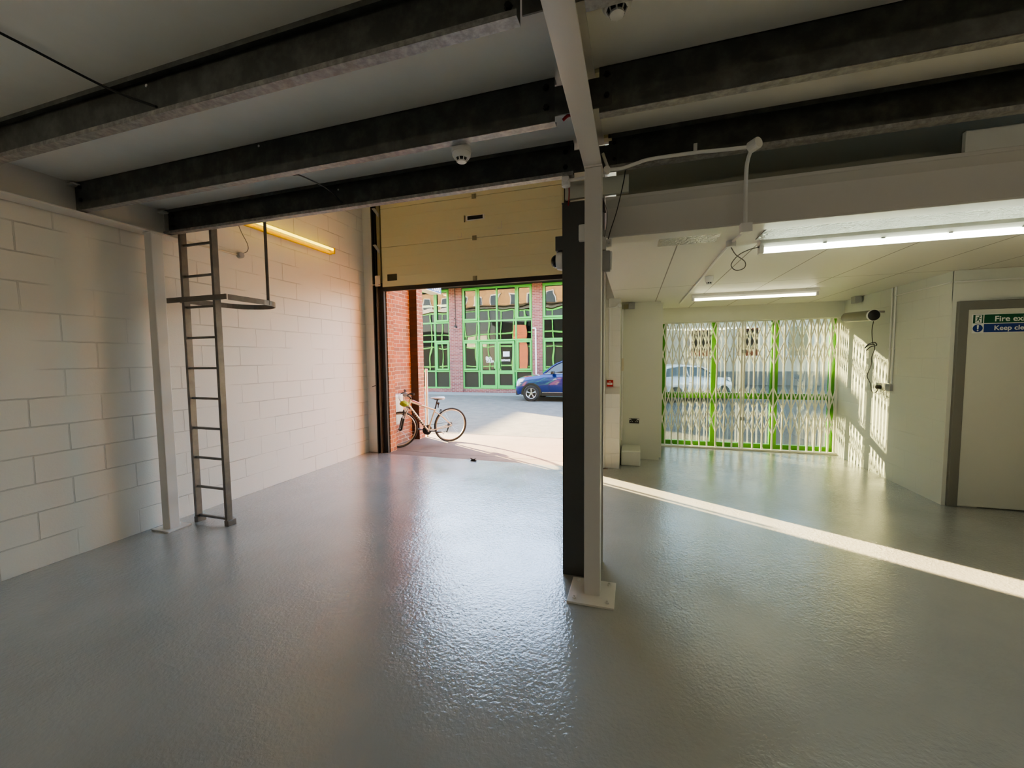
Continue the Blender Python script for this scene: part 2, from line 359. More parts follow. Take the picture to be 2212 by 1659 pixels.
def text(name, body, size, loc, rot, mat, parent, align='LEFT', depth=0.001, sx=1.0, bold=0.0, cut=None):
    cu = bpy.data.curves.new(name, 'FONT'); cu.body = body; cu.size = size; cu.extrude = depth; cu.align_x = align
    cu.offset = bold; cu.resolution_u = 3
    t = bpy.data.objects.new(name + '_c', cu); C.objects.link(t)
    t.rotation_euler = rot; t.location = loc; t.scale = (sx, 1, 1)
    bpy.context.view_layer.update()
    dg = bpy.context.evaluated_depsgraph_get()
    me = bpy.data.meshes.new_from_object(t.evaluated_get(dg)); mw = t.matrix_world.copy()
    bpy.data.objects.remove(t)
    bm = bmesh.new(); bm.from_mesh(me); bm.transform(mw); bpy.data.meshes.remove(me)
    return obj(name, bm, mat, parent)
R90 = PI / 2

# ================================================================== ROOM SHELL
struct('floor', bx(-4.5, 6.0, -5.0, 5.88, -0.2, 0.0), M['floor'], 'glossy mid grey painted concrete floor')
bm = bmesh.new(); box(bm, -0.35, 3.3, 5.88, 8.05, -0.2, 0.0)
struct('floor_bay', bm, M['floor'], 'glossy grey painted floor of the bay in front of the grille')
struct('wall_left', bx(-4.8, -4.5, -5.0, 6.14, -0.2, 5.2), M['wall_left'], 'cream painted blockwork wall on the left')
struct('wall_back', bx(-4.8, 6.3, -5.3, -5.0, -0.2, 5.2), M['wall_x'])
struct('wall_far_right', bx(6.0, 6.3, -5.0, 5.7, -0.2, 3.4), M['wall_right'])
# garage-door wall: stub on the left, lintel above the opening, stub on the right (hidden by the columns)
bm = bmesh.new()
box(bm, -4.5, -4.27, 5.94, 6.14, -0.2, 5.2); box(bm, -4.27, -0.98, 6.0, 6.14, 2.98, 5.2); box(bm, -0.98, -0.40, 5.94, 6.14, -0.2, 5.2); box(bm, -0.40, -0.2, 6.06, 6.14, 2.5, 5.2)
struct('wall_garage_end', bm, M['wall_x'], 'cream wall around the loading door')
# pier right of the columns: thicker base with a sloped top, slimmer above
bm = bmesh.new()
prism(bm, [(5.95, 0), (5.95, 1.10), (6.06, 1.20), (6.14, 1.20), (6.14, 0)], 'x', -0.398, -0.19)
struct('wall_pier_base', bm, M['wall_x'], 'white block pier with a sloped top')
struct('wall_pier', bx(-0.398, -0.19, 6.06, 6.14, 1.2, 2.498), M['wall_x'])
struct('wall_bay_board', bx(-0.19, 0.395, 6.63, 6.80, 0.0, 2.5), M['board'], 'plain cream boarded wall panel left of the grille')
struct('wall_bay_side', bx(-0.26, -0.19, 6.14, 6.80, 0, 2.5), M['plain_wall'])
bm = bmesh.new(); box(bm, 0.295, 0.44, 6.80, 7.97, -0.2, 2.5)
struct('wall_bay_left', bm, M['plain_wall'])
struct('wall_over_grille', bx(0.44, 3.2, 7.64, 7.97, 2.245, 2.5), M['board'], 'cream lintel over the folding grille')
struct('wall_right', bx(3.2, 3.5, 5.4, 8.0, -0.2, 2.5), M['wall_right'], 'cream block wall with sunlight through the grille')
bm = bmesh.new(); box(bm, 3.5, 6.0, 5.4, 5.7, 2.20, 2.5); box(bm, 3.215 + 1.12, 6.0, 5.4, 5.7, -0.2, 2.20); box(bm, 3.2, 3.5, 5.39, 5.4, 2.19, 2.5); box(bm, 3.3, 4.34, 5.41, 5.7, -0.2, 2.2)
struct('wall_fire_exit', bm, M['plain_wall'])
# ceilings
struct('ceiling', bx(-0.28, 6.0, 3.04, 7.97, 2.5, 2.56), M['ceiling'], 'low boarded ceiling of the bay')
struct('ceiling_mezzanine', bx(-4.5, 6.0, -5.0, 2.87, 3.0785, 3.2), M['deck'], 'pale underside of the mezzanine deck')
struct('ceiling_high', bx(-4.5, -0.2, 2.87, 6.14, 5.2, 5.3), M['deck'])
struct('wall_over_bay', bx(-0.28, -0.22, 3.16, 6.06, 2.56, 5.2), M['plain_wall'])
struct('wall_mezzanine_edge', bx(-4.5, -0.14, 2.87, 2.9, 3.2, 5.2), M['plain_wall'])
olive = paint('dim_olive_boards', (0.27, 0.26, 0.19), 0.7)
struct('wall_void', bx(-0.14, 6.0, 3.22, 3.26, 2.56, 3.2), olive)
# floor-level threshold and gloss panels in the ceiling
gp = thing('ceiling_panel', 'long glossy textured ceiling panel reflecting the nearest tube', 'panel', (1.6, 3.25, 2.5))
obj('acrylic_sheet', bx(0.86, 4.2, 3.05, 3.42, 2.488, 2.4985), M['gloss_board'], gp)
gp = thing('ceiling_panel', 'short glossy textured ceiling panel beside the drop conduit', 'panel', (0.4, 3.2, 2.5))
obj('acrylic_sheet', bx(0.17, 0.58, 3.05, 3.36, 2.488, 2.4985), M['gloss_board'], gp)

# ================================================================== STEELWORK
ZB, ZT = 2.86, 3.078
def c_purlin(name, label, x0, x1, yf, open_front, group, bolts, hole=None):
    t = thing(name, label, 'beam', ((x0 + x1) / 2, yf, ZB), group)
    w, th, lip = 0.052, 0.004, 0.02
    yb = yf + w
    web = bmesh.new(); wy = yb - th if open_front else yf
    box(web, x0, x1, wy, wy + th, ZB, ZT); box(web, x0, x1, yf, yb, ZT - th, ZT)
    if open_front: box(web, x0, x1, yf, yf + th, ZT - lip - th, ZT - th)
    obj('web', web, M['galv'], t)
    fl = bmesh.new(); ly = yf if open_front else yb - th
    z0 = ZB
    box(fl, x0, x1, yf, yb, z0 - 0.003, z0 + 0.002)
    box(fl, x0, x1, ly - (0.001 if open_front else 0), ly + th, z0, z0 + lip)
    obj('bottom_flange', fl, M['galv_lip'], t)
    for bxx in bolts:
        for bz in (ZB + 0.075, ZB + 0.175):
            b = bmesh.new(); fy = wy - 0.001
            lathe(b, [(0.0, -0.012), (0.013, -0.012), (0.013, 0.0), (0.018, 0.001)], (bxx, fy, bz), (0, 1, 0), 6)
            obj('bolt', b, M['bolt'], t)
    if hole is not None:
        b = bmesh.new(); lathe(b, [(0, -0.002), (0.008, -0.002), (0.008, 0.0)], (hole[0], wy - 0.001, hole[1]), (0, 1, 0), 12)
        obj('hole', b, M['sign_white'], t)
    return t
GP = 'dark galvanised floor joists under the mezzanine'
c_purlin('steel_joist', 'nearest dark galvanised joist running to the left beam', -4.34, -0.415, 1.45, True, GP, [-0.46, -4.28], (-2.42, 3.05))
c_purlin('steel_joist', 'middle left dark galvanised joist, flat web towards the camera', -4.34, -0.405, 2.125, False, GP, [-0.45, -4.27], (-2.40, 3.055))
c_purlin('steel_joist', 'farthest left dark joist above the ladder top', -4.34, -0.40, 2.75, True, GP, [-0.46, -4.27], (-2.34, 3.03))
c_purlin('steel_joist', 'short end of dark joist beside the upper smoke detector', -0.174, 6.0, 1.462, False, GP, [-0.03])
c_purlin('steel_joist', 'upper right dark joist with two bolts at its left end', -0.178, 6.0, 2.125, False, GP, [-0.14])
c_purlin('steel_joist', 'lower right dark joist along the top of the white beam', -0.172, 6.0, 2.75, True, GP, [-0.135])
# main white beam along the room
t = thing('main_beam', 'peeling white painted beam running overhead to the centre post', 'beam', (-0.265, 2.7, 2.85))
bm = bmesh.new(); box(bm, -0.318, -0.205, -5.0, 2.84, 2.85, 2.86); obj('bottom_flange', bm, M['white_steel_col'], t, bevel=0.002)
bm = bmesh.new(); box(bm, -0.266, -0.257, -5.0, 2.84, 2.86, 3.07); box(bm, -0.318, -0.205, -5.0, 2.84, 3.066, 3.078); obj('web', bm, M['white_steel'], t)
for yj, z0, zz in ((1.468, 2.885, 3.03), (2.102, 2.885, 3.03), (2.765, 2.885, 3.03)):
    bm = bmesh.new(); box(bm, -0.405, -0.266, yj + 0.022, yj + 0.029, z0, zz); box(bm, -0.257, -0.115, yj + 0.022, yj + 0.029, z0, zz)
    obj('cleat', bm, M['galv'], t)
for yj, xj in ((2.16, -0.16), (2.78, -0.16)):
    bm = bmesh.new(); box(bm, -0.20, -0.05 - 0.1, yj - 0.03, yj + 0.02, 3.058, 3.0775); obj('packer', bm, M['door_panel'], t)
# centre post
def post(name, label, x0, x1, y0, y1, zt, px0, px1, py0, py1, bolts=True):
    t = thing(name, label, 'post', ((x0 + x1) / 2, (y0 + y1) / 2, 0))
    obj('shaft', bx(x0, x1, y0, y1, 0.010, zt - 0.012), M['white_steel_col'], t, bevel=0.006, seg=3)
    obj('cap_plate', bx(x0 - 0.003, x1 + 0.003, y0 - 0.003, y1 + 0.003, zt - 0.012, zt), M['white_steel_col'], t)
    obj('base_plate', bx(px0, px1, py0, py1, 0.0, 0.014), M['white_steel_col'], t, bevel=0.002)
    if bolts:
        for bx_ in (px0 + 0.045, px1 - 0.045):
            for by in (py0 + 0.045, py1 - 0.045):
                b = bmesh.new(); lathe(b, [(0.014, 0.014), (0.014, 0.024), (0.007, 0.025), (0.007, 0.036), (0, 0.036)], (bx_, by, 0), (0, 0, 1), 6)
                obj('anchor_bolt', b, M['white_steel'], t)
    return t
post('steel_post', 'white square steel post in the centre on a bolted base plate', -0.312, -0.205, 2.645, 2.745, 2.85, -0.413, -0.107, 2.535, 2.842)
post('steel_post', 'white square post against the left wall beside the ladder', -4.36, -4.263, 2.595, 2.69, 2.83, -4.45, -4.215, 2.552, 2.76, False)
# dark H column
t = thing('steel_column', 'charcoal steel column standing right behind the white centre post', 'column', (-0.36, 3.0, 0))
obj('flange', bx(-0.497, -0.222, 2.88, 2.895, 0, 2.72), M['dark_steel'], t)
obj('flange', bx(-0.497, -0.222, 3.13, 3.145, 0, 2.72), M['white_steel'], t)
obj('web', bx(-0.365, -0.353, 2.895, 3.13, 0, 2.72), M['dark_steel'], t)
obj('cap_plate', bx(-0.50, -0.21, 2.875, 3.15, 2.72, 2.727), M['dark_steel'], t)
# left wall beam
t = thing('wall_beam', 'white steel beam along the top of the left block wall', 'beam', (-4.4, 1.0, 2.83))
obj('web', bx(-4.42, -4.345, -5.0, 2.93, 2.845, 3.078), M['white_steel'], t)
obj('bottom_flange', bx(-4.45, -4.275, -5.0, 2.93, 2.831, 2.845), M['white_steel'], t, bevel=0.002)
for yj in (1.46, 2.14, 2.77):
    bm = bmesh.new(); box(bm, -4.345, -4.335, yj - 0.01, yj + 0.03, ZB + 0.02, ZT - 0.03); box(bm, -4.40, -4.27, yj - 0.06, yj - 0.01, 3.045, 3.06)
    obj('cleat', bm, M['white_steel'], t)
# big white beam on the right
t = thing('cross_beam', 'deep white I-beam running right from the dark column', 'beam', (1.5, 3.03, 2.47))
obj('web', bx(-0.2, 6.0, 3.02, 3.032, 2.48, 2.755), M['white_steel'], t)
obj('top_flange', bx(-0.2, 6.0, 2.95, 3.10, 2.735, 2.757), M['white_steel'], t, bevel=0.003)
obj('bottom_flange', bx(-0.2, 6.0, 2.95, 3.10, 2.472, 2.485), M['white_steel'], t, bevel=0.003)
bm = bmesh.new(); prism(bm, [(2.96, 2.736), (3.02, 2.736), (3.02, 2.70)], 'x', -0.2, 6.0); obj('root_fillet', bm, M['white_steel'], t)
tag(obj('infill_board', bx(1.77, 4.5, 2.952, 2.982, 2.757, 2.875), M['plain_wall'], bevel=0.004), 'pale infill board above the white beam at the far right', 'board')
tag(obj('spandrel_board', bx(-0.48, -0.044, 2.90, 2.93, 2.7575, 2.875), M['board'], bevel=0.002), 'small cream board above the dark column top', 'board')

# ================================================================== LADDER
t = thing('fixed_ladder', 'grey steel ladder bolted by the left wall with a safety hoop', 'ladder', (-4.04, 2.87, 0))
y0, y1 = 2.825, 2.885
for nm, xa in (('rail', -4.265), ('rail', -3.852)):
    obj(nm, bx(xa, xa + 0.030, y0, y1, 0.012, 3.9), M['ladder'], t, bevel=0.003)
    obj('foot_bracket', bx(xa - 0.004, xa + 0.05, y0 - 0.004, y1 + 0.02, 0.0, 0.055), M['ladder'], t, bevel=0.003)
for k in range(13):
    z = 0.063 + 0.3 * k
    if z > 3.9: break
    obj('rung', bx(-4.235, -3.852, 2.845, 2.867, z - 0.011, z + 0.011), M['ladder'], t, bevel=0.003)
bm = bmesh.new(); box(bm, -4.46, -3.665, 2.815, 2.8245, 2.212, 2.262); obj('hoop_bracket', bm, M['ladder'], t)
hp = [(-3.67, 2.84), (-3.665, 3.22)] + arc(-3.96, 3.22, 0.295, 0, PI, 18) + [(-4.255, 3.22), (-4.31, 2.84)]
bm = bmesh.new(); prev = None; seen = []
for p in hp:
    if not seen or (Vector(p) - Vector(seen[-1])).length > 0.004: seen.append(p)
inner = []
for i, p in enumerate(seen):
    d = (Vector(seen[min(i + 1, len(seen) - 1)]) - Vector(seen[max(i - 1, 0)])).normalized(); n = Vector((-d.y, d.x)) * 0.008
    a = Vector(p) - n * 0.5; b = Vector(p) + n * 0.5
    ring = [bm.verts.new((a.x, a.y, 2.21)), bm.verts.new((a.x, a.y, 2.262)), bm.verts.new((b.x, b.y, 2.262)), bm.verts.new((b.x, b.y, 2.21))]
    if prev:
        for k in range(4): bm.faces.new((prev[k], prev[(k + 1) % 4], ring[(k + 1) % 4], ring[k]))
    prev = ring
obj('safety_hoop', bm, M['ladder'], t)
obj('drop_bar', bx(-3.70, -3.665, 3.28, 3.29, 2.215, 3.9), M['ladder'], t, bevel=0.002)

# ================================================================== GARAGE DOOR
t = thing('sectional_door', 'cream overhead sectional door raised above the yard opening', 'door', (-2.55, 5.95, 2.87))
for z0, z1 in ((2.87, 3.525), (3.53, 4.16), (4.165, 4.80)):
    bm = bmesh.new()
    n = 4; h = (z1 - z0) / n
    pts = []
    for i in range(n):
        a = z0 + i * h
        pts += [(5.905, a + 0.004), (5.905, a + h - 0.004), (5.9065, a + h)]
    pts = [(5.945, z0)] + [(5.907, z0)] + pts + [(5.945, z1)]
    prism(bm, pts, 'x', -4.105, -0.99)
    obj('panel', bm, M['door_panel'], t)
obj('bottom_seal', bx(-4.105, -0.99, 5.90, 5.955, 2.80, 2.868), M['black_frame'], t)
for z in (4.163, 3.5275, 2.905):
    bm = bmesh.new(); box(bm, -2.44, -2.37, 5.893, 5.904, z - 0.035, z + 0.035); box(bm, -2.42, -2.39, 5.887, 5.893, z - 0.03, z + 0.03)
    obj('hinge', bm, M['zinc'], t, bevel=0.002)
bm = bmesh.new()
box(bm, -2.54, -2.235, 5.896, 5.904, 3.80, 3.875)
h_ = obj('handle', bm, M['sign_white'], t)
obj('recess', bx(-2.515, -2.26, 5.890, 5.897, 3.81, 3.865), M['black_plastic'], h_)
obj('latch', bx(-2.575, -2.56, 5.89, 5.904, 3.785, 3.885), M['zinc'], t)
obj('lock_cover', bx(-4.0, -3.815, 5.892, 5.904, 2.965, 3.075), M['black_plastic'], t, bevel=0.02, seg=3)
for (xa, xb, za, zb) in ((-2.69, -2.62, 3.56, 3.63), (-2.02, -1.95, 3.63, 3.74)):
    bm = bmesh.new(); box(bm, xa, xb, 5.9025, 5.9045, za, za + 0.008); box(bm, xb - 0.012, xb, 5.9025, 5.9045, za, zb); box(bm, xa, xa + 0.012, 5.9025, 5.9045, za, za + 0.03)
    obj('glue_mark', bm, M['render_cream'], t)
# tracks
for side, x0, x1 in (('left', -4.27, -4.115), ('right', -0.985, -0.90)):
    t2 = thing('door_track', 'dark door track on the left jamb with roller brackets' if side == 'left' else 'dark door track on the right jamb behind the column', 'door track', (x0, 5.9, 0))
    bm = bmesh.new(); box(bm, x0, x0 + 0.02, 5.86, 5.94, 0, 4.9); box(bm, x0, x0 + 0.075, 5.925, 5.94, 0, 4.9); box(bm, x0 + 0.055, x0 + 0.065, 5.87, 5.94, 0, 4.9)
    obj('rail', bm, M['black_frame'], t2)
    obj('jamb_seal', bx(x0 + 0.075, x1, 5.945, 6.0, 0, 2.95), M['black_frame'], t2)
    obj('guide', bx(x0 + 0.09, x1 - 0.005, 5.885, 5.945, 2.95, 4.9) if side == 'left' else bx(x0 + 0.066, x0 + 0.074, 5.885, 5.94, 2.95, 4.9), M['zinc'] if side == 'left' else M['black_frame'], t2)
    if side == 'left':
        for z in (4.12, 3.52):
            bm = bmesh.new(); prism(bm, [(-4.25, z + 0.06), (-4.19, z + 0.06), (-4.12, z - 0.04), (-4.12, z - 0.10)], 'y', 5.865, 5.884); obj('roller_bracket', bm, M['grey_plastic'], t2)
        bm = bmesh.new(); box(bm, -4.22, -4.12, 5.86, 5.884, 2.88, 3.06); box(bm, -4.30, -4.14, 5.85, 5.862, 2.90, 2.915); obj('bottom_bracket', bm, M['metal'], t2)
        bm = bmesh.new(); tube(bm, [(-4.34, 5.86, 1.17), (-4.27, 5.86, 1.19)], 0.006, 8); obj('latch_pin', bm, M['black_plastic'], t2)
# lintel steel outside
struct('trim_1', bx(-4.27, -0.98, 6.0, 6.14, 2.84, 2.98), M['black_frame'])

# ================================================================== FIRE EXIT DOOR
struct('trim_door_frame', (lambda b: (prism(b, [(3.235, 0), (3.235, 2.18), (4.335, 2.18), (4.335, 0), (4.25, 0), (4.25, 2.09), (3.32, 2.09), (3.32, 0)], 'y', 5.355, 5.40), b)[-1])(bmesh.new()), M['grey_frame'], 'wide dark grey frame around the fire exit door', bevel=0.006)
struct('wall_right_end', bx(3.2, 3.5, 5.388, 5.40, 0, 2.5), M['plain_wall'])
d = struct('door_1', bx(3.32, 4.25, 5.372, 5.40, 0.012, 2.09), M['door_leaf'], 'pale grey flush fire exit door', bevel=0.003)
bm = bmesh.new(); tube(bm, [(4.19, 5.37, 1.0), (4.19, 5.33, 1.0), (4.08, 5.33, 1.0)], 0.01, 8); obj('handle', bm, M['metal'], d)
s = thing('exit_sign', 'fire exit keep clear sign on the pale door', 'sign', (3.6, 5.37, 1.94))
obj('plate', bx(3.36, 3.98, 5.3685, 5.372, 1.845, 2.04), M['sign_white'], s)
obj('green_band', bx(3.452, 3.975, 5.3675, 5.3685, 1.946, 2.034), M['sign_green'], s)
obj('blue_band', bx(3.452, 3.975, 5.3675, 5.3685, 1.852, 1.938), M['sign_blue'], s)
obj('running_man_square', bx(3.364, 3.444, 5.3675, 5.3685, 1.946, 2.034), M['sign_green'], s)
obj('doorway_symbol', bx(3.381, 3.432, 5.3668, 5.3675, 1.951, 2.029), M['sign_white'], s)
bm = bmesh.new()
def limb(bm, pts, w):
    for a, b in zip(pts, pts[1:]):
        a = Vector((a[0], a[1])); b = Vector((b[0], b[1])); dd = (b - a).normalized(); n = Vector((-dd.y, dd.x)) * w / 2
        q = [a - n, b - n, b + n, a + n]
        prism(bm, [(p.x, p.y) for p in q], 'y', 5.3662, 5.3668)
limb(bm, [(3.408, 2.008), (3.400, 1.985)], 0.012); limb(bm, [(3.389, 2.0), (3.405, 2.007), (3.417, 1.995), (3.427, 1.996)], 0.006)
limb(bm, [(3.400, 1.987), (3.413, 1.975), (3.416, 1.957)], 0.007); limb(bm, [(3.400, 1.987), (3.395, 1.970), (3.382, 1.968)], 0.007)
lathe(bm, [(0, 0), (0.0065, 0), (0.0065, 0.0006), (0, 0.0006)], (3.415, 5.3662, 2.018), (0, 1, 0), 14)
obj('running_man', bm, M['sign_green'], s)
bm = bmesh.new(); lathe(bm, [(0, 0), (0.040, 0), (0.040, 0.001), (0, 0.001)], (3.404, 5.3673, 1.895), (0, 1, 0), 28); obj('mandatory_disc', bm, M['sign_blue'], s)
bm = bmesh.new(); prism(bm, [(3.396, 1.927), (3.412, 1.927), (3.409, 1.885), (3.399, 1.885)], 'y', 5.3664, 5.3672)
lathe(bm, [(0, 0), (0.007, 0), (0.007, 0.0008), (0, 0.0008)], (3.404, 5.3664, 1.872), (0, 1, 0), 16); obj('exclamation_mark', bm, M['sign_white'], s)
text('lettering', 'Fire exit', 0.078, (3.532, 5.3672, 1.962), (R90, 0, 0), M['sign_white'], s, bold=0.0012)
text('lettering', 'Keep clear', 0.066, (3.532, 5.3672, 1.873), (R90, 0, 0), M['sign_white'], s, bold=0.001)

# ================================================================== WINDOW AND GRILLE
w = thing('window_1', None, None, (1.8, 7.9, 0)); w['kind'] = 'structure'; w['label'] = 'green framed shop window behind the folding grille'
bm = bmesh.new()
for xa, xb in ((0.44, 0.56), (1.337, 1.443), (2.277, 2.382), (3.13, 3.2)): box(bm, xa, xb, 7.88, 7.95, 0, 2.3)
box(bm, 0.44, 3.2, 7.876, 7.954, 0.0, 0.09); box(bm, 0.44, 3.2, 7.876, 7.954, 0.885, 0.985); box(bm, 0.44, 3.2, 7.876, 7.954, 2.25, 2.34)
obj('window_frame', bm, M['green_dark'], w)
for xa, xb in ((0.56, 1.337), (1.443, 2.277), (2.382, 3.13)):
    for za, zb in ((0.09, 0.885), (0.985, 2.25)):
        obj('pane', bx(xa, xb, 7.912, 7.918, za, zb), M['pane'], w)
GX1 = [0.463, 0.56, 0.672, 0.786, 0.90, 1.019, 1.143, 1.267, 1.403, 1.537, 1.663, 1.79]
GX2 = [1.831, 1.985, 2.13, 2.28, 2.425, 2.549, 2.671, 2.793, 2.892, 2.989, 3.086, 3.175]
GY = 7.75
def grille(label, xs, lock_left):
    g = thing('folding_grille', label, 'security grille', ((xs[0] + xs[-1]) / 2, GY, 0), 'white concertina security grilles')
    for i, x in enumerate(xs):
        bm = bmesh.new()
        w_ = 0.021 if 0 < i < len(xs) - 1 else 0.026
        box(bm, x - w_ / 2, x + w_ / 2, GY - 0.016, GY - 0.010, 0.03, 2.235); box(bm, x - w_ / 2, x + w_ / 2, GY + 0.010, GY + 0.016, 0.03, 2.235)
        for z in (0.28, 0.50, 0.72, 1.11, 1.30, 1.48, 1.69, 1.89, 2.1):
            tube(bm, [(x, GY - 0.019, z), (x, GY + 0.019, z)], 0.005, 6)
        obj('upright', bm, M['grille'], g)
    lat = bmesh.new()
    def strap(x0, z0, x1, z1, y):
        d = Vector((x1 - x0, 0, z1 - z0)); n = Vector((-d.z, 0, d.x)).normalized() * 0.0085
        q = [Vector((x0, 0, z0)) - n, Vector((x1, 0, z1)) - n, Vector((x1, 0, z1)) + n, Vector((x0, 0, z0)) + n]
        prism(lat, [(p.x, p.z) for p in q], 'y', y - 0.002, y + 0.002)
    for i in range(len(xs) - 1):
        a, b = xs[i], xs[i + 1]
        for z0, z1 in ((0.28, 0.72), (0.72, 1.11), (1.48, 1.89)):
            strap(a, z0, b, z1, GY - 0.004); strap(a, z1, b, z0, GY + 0.004)
        # the top pair is cut by the head track
        zt = 2.235; f = (zt - 1.89) / (2.30 - 1.89); xm = a + (b - a) * f
        strap(a, 1.89, xm, zt, GY - 0.004); strap(b, 1.89, b - (b - a) * f, zt, GY + 0.004)
    obj('lattice', lat, M['grille'], g)
    for i in range(2, len(xs) - 1, 3):
        bm = bmesh.new(); tube(bm, [(xs[i] + 0.012, GY + 0.006, 0.045), (xs[i] + 0.012, GY + 0.02, 0.045)], 0.013, 12); obj('roller', bm, M['grille'], g)
    xx = xs[-1] if not lock_left else xs[0]
    for z in (1.72, 0.55): obj('lock', bx(xx - 0.012, xx + 0.022, GY - 0.03, GY - 0.017, z - 0.03, z + 0.03), M['grey_plastic'], g, bevel=0.003)
    return g
grille('left leaf of the white folding lattice grille across the window', GX1, False)
grille('right leaf of the white folding lattice grille, beside the sunlit wall', GX2, True)
tag(obj('grille_track', bx(0.44, 3.2, 7.70, 7.80, 0.0, 0.028), M['grille'], bevel=0.003), 'white floor rail under the folding grille', 'rail')
tag(obj('grille_head_track', bx(0.44, 3.2, 7.73, 7.77, 2.236, 2.245), M['grille']), 'thin white head rail above the folding grille', 'rail')

# ================================================================== TUBE LIGHTS
def batten(label, x0, x1, y, zc, tube_r, mat, body_mat=None, clips=(), group='ceiling tube lights', cap=True, rods=False):
    t = thing('tube_light', label, 'light', ((x0 + x1) / 2, y, zc), group)
    bmat = body_mat or M['white_plastic']
    bm = bmesh.new(); prism(bm, [(y - 0.045, zc), (y - 0.045, zc - 0.03), (y - 0.02, zc - 0.055), (y + 0.02, zc - 0.055), (y + 0.045, zc - 0.03), (y + 0.045, zc)], 'x', x0, x1)
    obj('body', bm, bmat, t)
    for xe in ((x0, x0 + 0.03), (x1 - 0.03, x1)): obj('end_cap', bx(xe[0], xe[1], y - 0.03, y + 0.03, zc - 0.055 - 2.3 * tube_r, zc - 0.03), bmat, t, bevel=0.004)
    bm = bmesh.new(); tube(bm, [(x0 + 0.03, y, zc - 0.057 - tube_r), (x1 - 0.03, y, zc - 0.057 - tube_r)], tube_r, 16)
    obj('tube', bm, mat, t, smooth=True)
    if rods:
        for xr in (x0 + 0.3, x1 - 0.3): obj('hanging_rod', (lambda b: (tube(b, [(xr, y, zc - 0.002), (xr, y, 3.078)], 0.004, 6), b)[1])(bmesh.new()), M['metal'], t)
    for c in clips: obj('clip', bx(c - 0.012, c + 0.012, y - tube_r - 0.004, y + tube_r + 0.004, zc - 0.06, zc - 0.045), M['grey_plastic'], t)
    return t
batten('large bright tube light under the low ceiling by the white beam', 0.90, 3.1, 3.49, 2.4995, 0.019, M['tube_white'], clips=(1.237 + .08, 1.66, 2.03, 2.4))
batten('small warm tube light in front of the grille', 0.775, 2.27, 6.12, 2.4995, 0.016, M['tube_far'])
# fill lights added out of view to brighten the room, shaped as tube battens
rt = batten('added fill tube light under the mezzanine behind the viewpoint', -3.6, -2.1, -0.9, 2.7, 0.016, M['tube_fill'], group='added fill tube lights', rods=True)
rt2 = batten('added fill tube light under the mezzanine right of the viewpoint', 1.7, 3.2, 0.0, 2.7, 0.016, M['tube_fill'], group='added fill tube lights', rods=True)
rt3 = batten('added fill tube light at the back of the room', -0.2, 1.3, -3.2, 2.7, 0.016, M['tube_fill'], group='added fill tube lights', rods=True)
# yellow sleeved tube on the left wall
t = thing('wall_tube_light', 'yellow sleeved tube light fixed high on the left wall', 'light', (-4.45, 4.4, 3.3))
bm = bmesh.new(); box(bm, -4.4995, -4.46, 3.55, 5.14, 3.255, 3.30); obj('body', bm, M['yellow_body'], t, bevel=0.006)
bm = bmesh.new(); tube(bm, [(-4.42, 3.57, 3.325), (-4.42, 5.12, 3.325)], 0.018, 14); obj('tube', bm, M['tube_yellow'], t, smooth=True)
for ya in (3.55, 5.115): obj('end_cap', bx(-4.47, -4.395, ya, ya + 0.025, 3.26, 3.35), M['yellow_body'], t, bevel=0.004)

# ================================================================== SMOKE DETECTORS
def detector(label, x, y, ztop, r, drop, group):
    t = thing('smoke_detector', label, 'smoke detector', (x, y, ztop), group)
    bm = bmesh.new(); lathe(bm, [(r * 0.55, 0), (r * 0.55, drop), (r * 0.98, drop + 0.002), (r, drop + 0.02), (r * 0.98, drop + 0.035)], (x, y, ztop), (0, 0, -1), 32); obj('base', bm, M['white_plastic'], t, smooth=True)
    bm = bmesh.new(); lathe(bm, [(r * 0.93, drop + 0.035), (r * 0.92, drop + 0.05), (r * 0.78, drop + 0.062), (r * 0.70, drop + 0.065)], (x, y, ztop), (0, 0, -1), 32); obj('head', bm, M['white_plastic'], t, smooth=True)
    bm = bmesh.new(); lathe(bm, [(r * 0.64, drop + 0.06), (r * 0.50, drop + 0.078)], (x, y, ztop), (0, 0, -1), 32); obj('vent_ring', bm, M['black_plastic'], t)
    bm = bmesh.new()
    for k in range(8):
        a = 2 * PI * k / 8; c_, s_ = math.cos(a), math.sin(a)
        tube(bm, [(x + c_ * r * 0.69, y + s_ * r * 0.69, ztop - drop - 0.058), (x + c_ * r * 0.47, y + s_ * r * 0.47, ztop - drop - 0.083)], r * 0.055, 6)
    obj('vent_rib', bm, M['white_plastic'], t)
    bm = bmesh.new(); lathe(bm, [(r * 0.46, drop + 0.076), (r * 0.44, drop + 0.086), (0, drop + 0.088)], (x, y, ztop), (0, 0, -1), 28); obj('cap', bm, M['white_plastic'], t, smooth=True)
    return t
detector('round white smoke detector hanging below the middle joist', -0.985, 2.235, 2.8855, 0.058, 0.012, 'smoke detectors')
detector('round white smoke detector at the top edge beside the main beam', -0.075, 1.69, 3.0765, 0.062, 0.03, 'smoke detectors')
detector('small white smoke detector on the low bay ceiling', 0.775, 4.80, 2.4995, 0.045, 0.002, 'smoke detectors')

